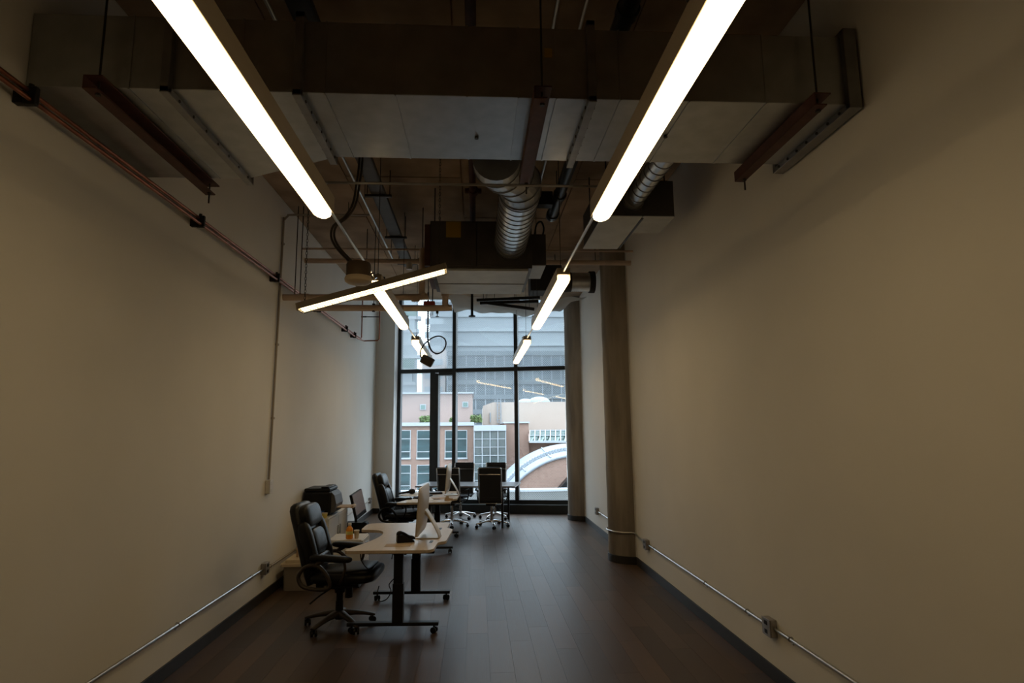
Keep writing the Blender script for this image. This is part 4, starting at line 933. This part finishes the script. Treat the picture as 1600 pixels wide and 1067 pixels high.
M_cream = mat('cream_panel', (0.370, 0.311, 0.270), .9, noise=.05, nscale=.3)
M_trimw = mat('white_trim', (0.326, 0.348, 0.370), .6)
M_teal = mat('teal_window_glass', (0.025, 0.055, 0.062), .10, noise=.5, nscale=.9, stretch=(.3, 1, 2.5), spec=.3)
M_teal2 = mat('pale_green_glass', (0.098, 0.160, 0.146), .15, spec=.7)
M_stair = mat('stair_glass', (0.075, 0.093, 0.093), .15, noise=.35, nscale=.6, spec=.7)
M_roofm = mat('white_metal_roof', (0.220, 0.243, 0.275), .45, noise=.05, nscale=.5)
M_seam = mat('roof_seam_grey', (.22, .25, .28), .6)
M_tower = mat('tower_glass', (0.052, 0.074, 0.089), .18, noise=.4, nscale=.15, spec=.8)
M_tower2 = mat('tower_band', (0.111, 0.133, 0.148), .5)
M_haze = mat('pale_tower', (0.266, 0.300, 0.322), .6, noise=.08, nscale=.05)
M_leaf = mat('leaf_green', (.10, .15, .05), .8, noise=.4, nscale=2)
M_asph = mat('street_asphalt', (0.148, 0.148, 0.148), .9, noise=.2, nscale=.3)

struct(MB().box(-90, 110, 16, 300, -16.4, -16).build('ground', M_asph))
YF = 62
def rect(t, px0, px1, py0, py1, y, depth, name, m, dy=0):
    a = at(px0, py1, y); c = at(px1, py0, y); return MB().box(a.x, c.x, y + dy, y + dy + depth, a.z, c.z).build(name, m, t)
t = thing('brick_building', 'orange brick building with rows of teal windows across the street', 'building', (-9, YF, -16), 0, None, True)
b = MB(); a = at(560, 1000, YF); c = at(739, 664, YF); b.box(-26, c.x, YF, YF + 14, -16, c.z); b.build('facade', M_brick, t)
o = MB().box(-26.2, c.x + .1, YF - .3, YF + 14, c.z - .05, c.z + .30).build('parapet_cap', M_trimw, t)
def bigwin(t, px0, px1, py0, py1, y=YF):
    a = at(px0, py1, y); c = at(px1, py0, y); x0, x1, z0, z1 = a.x, c.x, a.z, c.z
    f = MB().box(x0 - .07, x0, y - .08, y, z0 - .07, z1 + .07).box(x1, x1 + .07, y - .08, y, z0 - .07, z1 + .07).box(x0, x1, y - .08, y, z1, z1 + .07).box(x0 - .10, x1 + .10, y - .18, y, z0 - .16, z0).build('window', M_trimw, t)
    for k in (.30, .78): MB().box(x0, x1, y - .09, y - .03, z1 + (z0 - z1) * k - .035, z1 + (z0 - z1) * k + .035).build('glazing_bar', M_trimw, f)
    zs = [z1, z1 + (z0 - z1) * .30, z1 + (z0 - z1) * .78, z0]
    for k in range(3): MB().box(x0, x1, y - .04, y - .01, zs[k + 1], zs[k]).build('pane', M_teal, f)
for (x0, x1) in ((568, 585), (594, 612), (624, 641), (652, 685), (696, 729)):
    for (y0, y1) in ((673, 715), (727, 768), (780, 822)): bigwin(t, x0, x1, y0, y1)
# stair tower, glazed grid
t = thing('stair_tower', 'glazed stair tower with a white grid frame in the brick building', 'building', (-1, 60, -16), 0, None, True)
a = at(741, 900, 60.5); c = at(790, 664, 60.5); x0, x1, zt = a.x, c.x, c.z
MB().box(x0, x1, 60.5, 61.95, -16, zt - .5).build('core', M_stair, t); MB().box(x0 - .05, x1 + .05, 60.2, 61.95, zt - .55, zt).build('head_band', M_trimw, t)
nx, nz = 4, 14; pit = (x1 - x0) / nx
for i in range(nx + 1): MB().box(x0 + pit * i - .04, x0 + pit * i + .04, 60.30, 60.5, -10, zt - .55).build('mullion', M_trimw, t)
for j in range(nz): MB().box(x0, x1, 60.34, 60.5, zt - .55 - .80 * j - .03, zt - .55 - .80 * j + .03).build('transom', M_trimw, t)
for i in range(nx):
    for j in range(8): MB().box(x0 + pit * i + .06, x0 + pit * (i + 1) - .06, 60.42, 60.46, zt - .55 - .80 * (j + 1) + .05, zt - .55 - .80 * j - .05).build('pane', M_stair, t)
t = thing('brick_building', 'plain orange brick block right of the glazed stair tower', 'building', (3, 62, -16), 0, None, True)
a = at(790, 900, 62); c = at(826, 661, 62); d_ = at(900, 690, 62)
MB().box(a.x, c.x, 62, 73.9, -16, c.z).box(c.x, d_.x + 8, 62.6, 73.9, -16, d_.z).build('facade', M_brick, t)
MB().box(a.x - .1, c.x + .1, 61.8, 73.9, c.z, c.z + .15).build('parapet_cap', M_trimw, t)
# penthouse, pink box left
t = thing('rooftop_block', 'pink rendered rooftop block with two small vents, behind the brick parapet', 'building', (-8, 66, 2), 0, None, True)
a = at(560, 664, 66); c = at(738, 615, 66)
MB().box(-24, c.x, 66, 75, at(739, 664, YF).z + .3, c.z).build('walls', M_pink, t); MB().box(-24, c.x + .15, 65.8, 75, c.z, c.z + .18).build('roof_cap', M_trimw, t)
for (px, py) in ((661, 636), (727, 632)):
    p = at(px, py, 66); f = MB().box(p.x - .32, p.x + .32, 65.9, 66, p.z - .30, p.z + .30).build('vent', M_trimw, t); MB().box(p.x - .24, p.x + .24, 65.86, 65.9, p.z - .22, p.z + .22).build('grille', M_teal2, f)
# cream block right with ladder
t = thing('rooftop_block', 'cream upper block with a steel ladder, right of the stair tower', 'building', (8, 74, 1), 0, None, True)
a = at(755, 690, 74); c = at(770, 628.5, 74); z1 = c.z; z0 = at(755, 634, 74).z
MB().prism([(a.x, a.z), (26, a.z), (26, z1), (c.x, z1), (a.x, z0)], -86, -74, Matrix.Rotation(PI / 2, 4, 'X')).build('walls', M_cream, t)
b = MB(); p = at(780, 660, 73.8); q = at(780, 622, 73.8)
b.bar((p.x - .22, 73.8, p.z), (p.x - .22, 73.8, q.z), .08, .08).bar((p.x + .22, 73.8, p.z), (p.x + .22, 73.8, q.z), .08, .08)
for k in range(9): z = p.z + (q.z - p.z) * k / 9; b.box(p.x - .22, p.x + .22, 73.77, 73.83, z - .03, z + .03)
b.build('ladder', M_seam, t); p = at(766, 655, 73.9); b = MB().box(p.x - .06, p.x + .06, 73.8, 74, p.z - .4, p.z + .8); b.build('pipe', M_seam, t)
for (px, rr) in ((823, 1.1), (845, 1.5)): p = at(px, 627.5, 77); MB().sell((p.x, 79, z1), (rr, 1.2, rr * .62), .9, .9, 10, 18).build('roof_dome', M_haze, t, True)
# sloping skylight
t = thing('skylight', 'sloping green-glass skylight with white bars over the brick wall', 'skylight', (10, 62, -2), 0, None, True)
pa, pb = at(827, 690, 60), at(900, 690, 60); pc, pd = at(828, 673, 62), at(900, 672, 62)
for i in range(9):
    f0, f1 = i / 9, (i + 1) / 9
    b = MB().quad(pa.lerp(pb, f0), pa.lerp(pb, f1), pc.lerp(pd, f1), pc.lerp(pd, f0)); bmesh.ops.solidify(b.bm, geom=list(b.bm.faces), thickness=.05); b.build('pane', M_teal2, t)
    MB().bar(pa.lerp(pb, f0) + Vector((0, -.05, .04)), pc.lerp(pd, f0) + Vector((0, -.05, .04)), .09, .09).build('glazing_bar', M_trimw, t)
MB().bar(pa + Vector((0, -.06, 0)), pb + Vector((0, -.06, 0)), .16, .22).build('sill', M_trimw, t); MB().bar(pc, pd, .14, .14).build('head', M_trimw, t); MB().bar(pa.lerp(pc, .52) + Vector((0, -.06, .05)), pb.lerp(pd, .52) + Vector((0, -.06, .05)), .08, .08).build('glazing_bar', M_trimw, t)
MB().prism([(pa.y, pa.z - .1), (62.55, pa.z - .1), (62.55, pc.z)], pa.x, pb.x, Matrix(((0, 0, 1, 0), (1, 0, 0, 0), (0, 1, 0, 0), (0, 0, 0, 1)))).build('kerb', M_brick, t)
# barrel vault
t = thing('barrel_vault', 'white barrel-vaulted roof over a brick arched gable, right of the stair tower', 'building', (8, 52, -9), 0, None, True)
Y1, Y2 = 48.0, 57.0
c1 = at(908, 855, Y1); r1 = (at(908 + 142, 855, Y1) - c1).length; c2 = at(893, 839, Y2); r2 = (at(893 + 142, 839, Y2) - c2).length
def arc(c, r, a): return Vector((c.x + r * math.cos(a), c.y, c.z + r * math.sin(a)))
A0, A1, NS = math.radians(144), math.radians(36), 36
for i in range(12):
    b = MB(); r_, s_ = [], []
    for k in range(4):
        a = A0 + (A1 - A0) * (i * 3 + k) / NS
        b_ = [arc(c1, r1, a), arc(c2, r2, a)]; r_.append(b_[0]); s_.append(b_[1])
    for k in range(3): b.quad(r_[k], r_[k + 1], s_[k + 1], s_[k])
    bmesh.ops.remove_doubles(b.bm, verts=b.bm.verts, dist=1e-4); bmesh.ops.solidify(b.bm, geom=list(b.bm.faces), thickness=.12)
    b.build('roof_panel', M_roofm, t)
    a = A0 + (A1 - A0) * (i * 3) / NS
    if i % 2 == 0: MB().bar(arc(c1, r1 + .05, a), arc(c2, r2 + .05, a), .10, .08).build('roof_seam', M_seam, t)
b = MB(); vs = [b.bm.verts.new(arc(c1, r1 - .14, A0 + (A1 - A0) * k / NS) + Vector((0, -.05, 0))) for k in range(NS + 1)]
vs += [b.bm.verts.new((vs[-1].co.x, Y1 - .05, -16)), b.bm.verts.new((vs[0].co.x, Y1 - .05, -16))]
f = b.bm.faces.new(vs); e = bmesh.ops.extrude_face_region(b.bm, geom=[f]); bmesh.ops.translate(b.bm, vec=(0, .6, 0), verts=[v for v in e['geom'] if isinstance(v, bmesh.types.BMVert)]); b.build('gable_wall', M_brick, t)
MB().tube([arc(c1, r1 - .12, A0 + (A1 - A0) * k / NS) + Vector((0, -.15, 0)) for k in range(NS + 1)], .13, 8, smooth=0).build('arch_trim', M_roofm, t, True)
cm = c1.lerp(c2, .42); rm = r1 + (r2 - r1) * .42
MB().tube([arc(cm, rm + .06, A0 + (A1 - A0) * k / NS) for k in range(NS + 1)], .14, 6, smooth=0).build('roof_rib', M_trimw, t, True)
b = MB()
for k in range(56):
    p = arc(c1.lerp(c2, .30), r1 + (r2 - r1) * .30 + .1, A0 + (A1 - A0) * (k + .5) / 56); b.box(p.x - .10, p.x + .10, p.y - .15, p.y + .15, p.z - .08, p.z + .16)
o = b.build('roof_vents', M_seam, t); o['kind'] = 'stuff'
# street-side parapet and terrace below the window
t = thing('terrace_wall', 'white-topped low terrace wall between the window and the brick arch', 'wall', (4, 34, -6), 0, None, True)
a = at(815, 768, 34); c = at(930, 763, 34)
MB().box(a.x - 8, c.x + 6, 34, 34.6, -16, a.z).build('wall', mat('grey_wall', (0.178, 0.178, 0.167), .9, noise=.15, nscale=1.5), t); MB().box(a.x - 8, c.x + 6, 33.9, 34.7, a.z, c.z).build('coping', M_trimw, t)
tag(MB().box(-30, 20, 18, 33.8, -9.2, -9).build('terrace', mat('terrace_concrete', (0.200, 0.204, 0.196), .9, noise=.15, nscale=.6)), 'grey paved terrace roof below the window', 'terrace')
t = thing('awning', 'small dark sloping awning at the foot of the brick arch, by the column edge', 'awning', (at(880, 757, 47).x, 47, at(880, 764, 47).z - .1), 0)
MB().prism([(-.55, 0), (.6, 0), (.6, .95), (.35, .95)], -.5, .5, Matrix.Rotation(PI / 2, 4, 'X'), .02).build('hood', M_blackpl, t)
for sx in (-.5, .5): MB().cyl((sx, .4, -8), (sx, .4, 0), .05, n=8).build('post', M_seam, t)
# shrubs on the roof
def shrub(px, py, y, r, label):
    p = at(px, py, y); t = thing('shrub', label, 'shrub', (p.x, y, at(739, 664, YF).z + .31), 0, 'roof garden shrubs')
    b = MB(); rr = random.Random(int(px))
    for k in range(420):
        a, h_ = rr.uniform(0, 2 * PI), rr.random(); q = Vector((math.cos(a) * r * rr.random() ** .5, math.sin(a) * r * .6 * rr.random() ** .5, r * 1.3 * h_ * (1 - .3 * rr.random())))
        u = Vector((rr.uniform(-1, 1), rr.uniform(-1, 1), rr.uniform(-.3, 1))).normalized() * .17; v = u.orthogonal().normalized() * .07; b.quad(q - u, q + v, q + u, q - v)
    o = b.build('foliage', M_leaf, t); o['kind'] = 'stuff'
    MB().cyl((0, 0, 0), (0, 0, r * .8), .06, n=6).build('stem', M_edge, t)
shrub(664, 660, 63.5, .55, 'green shrub on the brick parapet, left of the casement'); shrub(744, 662, 64, .6, 'green shrub between the pink block and the stair tower'); shrub(708, 661, 63.6, .35, 'small green shrub on the parapet below the right vent')
# glass tower, far
t = thing('glass_tower', 'huge dark glass office tower with horizontal bands, behind the cream block', 'building', (20, 120, -16), 0, None, True)
a = at(698, 700, 120); c = at(990, 548, 120)
MB().box(a.x, c.x, 120, 150, -16, c.z).build('glazing', M_tower, t)
k = 0; z = 2.0
while z < c.z: MB().box(a.x - .1, c.x + .1, 119.7, 120, z, z + .9).build('spandrel', M_tower2, t); z += 2.9
b = MB(); x = a.x
while x < c.x: b.box(x - .09, x + .09, 119.8, 120, 0, c.z); x += 1.9
b.build('mullions', M_seam, t)
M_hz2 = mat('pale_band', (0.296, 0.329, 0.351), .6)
t = thing('glass_tower', 'pale hazy tower rising above the dark glass tower', 'building', (20, 170, -16), 0, None, True)
a = at(670, 700, 170); c = at(1000, 380, 170); MB().box(a.x, c.x, 170, 190, -16, c.z).build('glazing', M_haze, t)
for k in range(24): MB().box(a.x - .1, c.x + .1, 169.5, 170, k * 4.2 - 4, k * 4.2 - 3.0).build('spandrel', M_hz2, t)
t = thing('apartment_tower', 'pale tower with stepped white balconies at the left of the view', 'building', (-20, 150, -16), 0, None, True)
a = at(590, 700, 150); c = at(645, 400, 150)
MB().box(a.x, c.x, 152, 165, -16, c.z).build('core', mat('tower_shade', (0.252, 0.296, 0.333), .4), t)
for k in range(20):
    z = 3 + k * 3.3; e = (k % 3) * .5; MB().box(a.x, c.x + 1.2 + e, 149.5, 152, z, z + .8).build('balcony', M_trimw, t)
    MB().box(a.x + 4, c.x + .3 + e, 149.7, 152, z + .8, z + 3.3).build('balcony_glass', M_teal2 if k % 4 == 0 else M_haze, t)
t = thing('tan_tower', 'pale tan tower between the balconies and the first mullion', 'building', (-14, 140, -16), 0, None, True)
a = at(658, 700, 140); c = at(696, 545, 140); MB().box(a.x, c.x, 140, 150, -16, c.z).build('walls', mat('tan_tower_wall', (0.385, 0.340, 0.326), .8), t)
for k in range(9): MB().box(a.x + .6, c.x - .6, 139.85, 140, 4 + k * 3.2, 5.4 + k * 3.2).build('window_band', M_haze, t)
for o in list(bpy.data.objects):
    if '_w' in o: del o['_w']
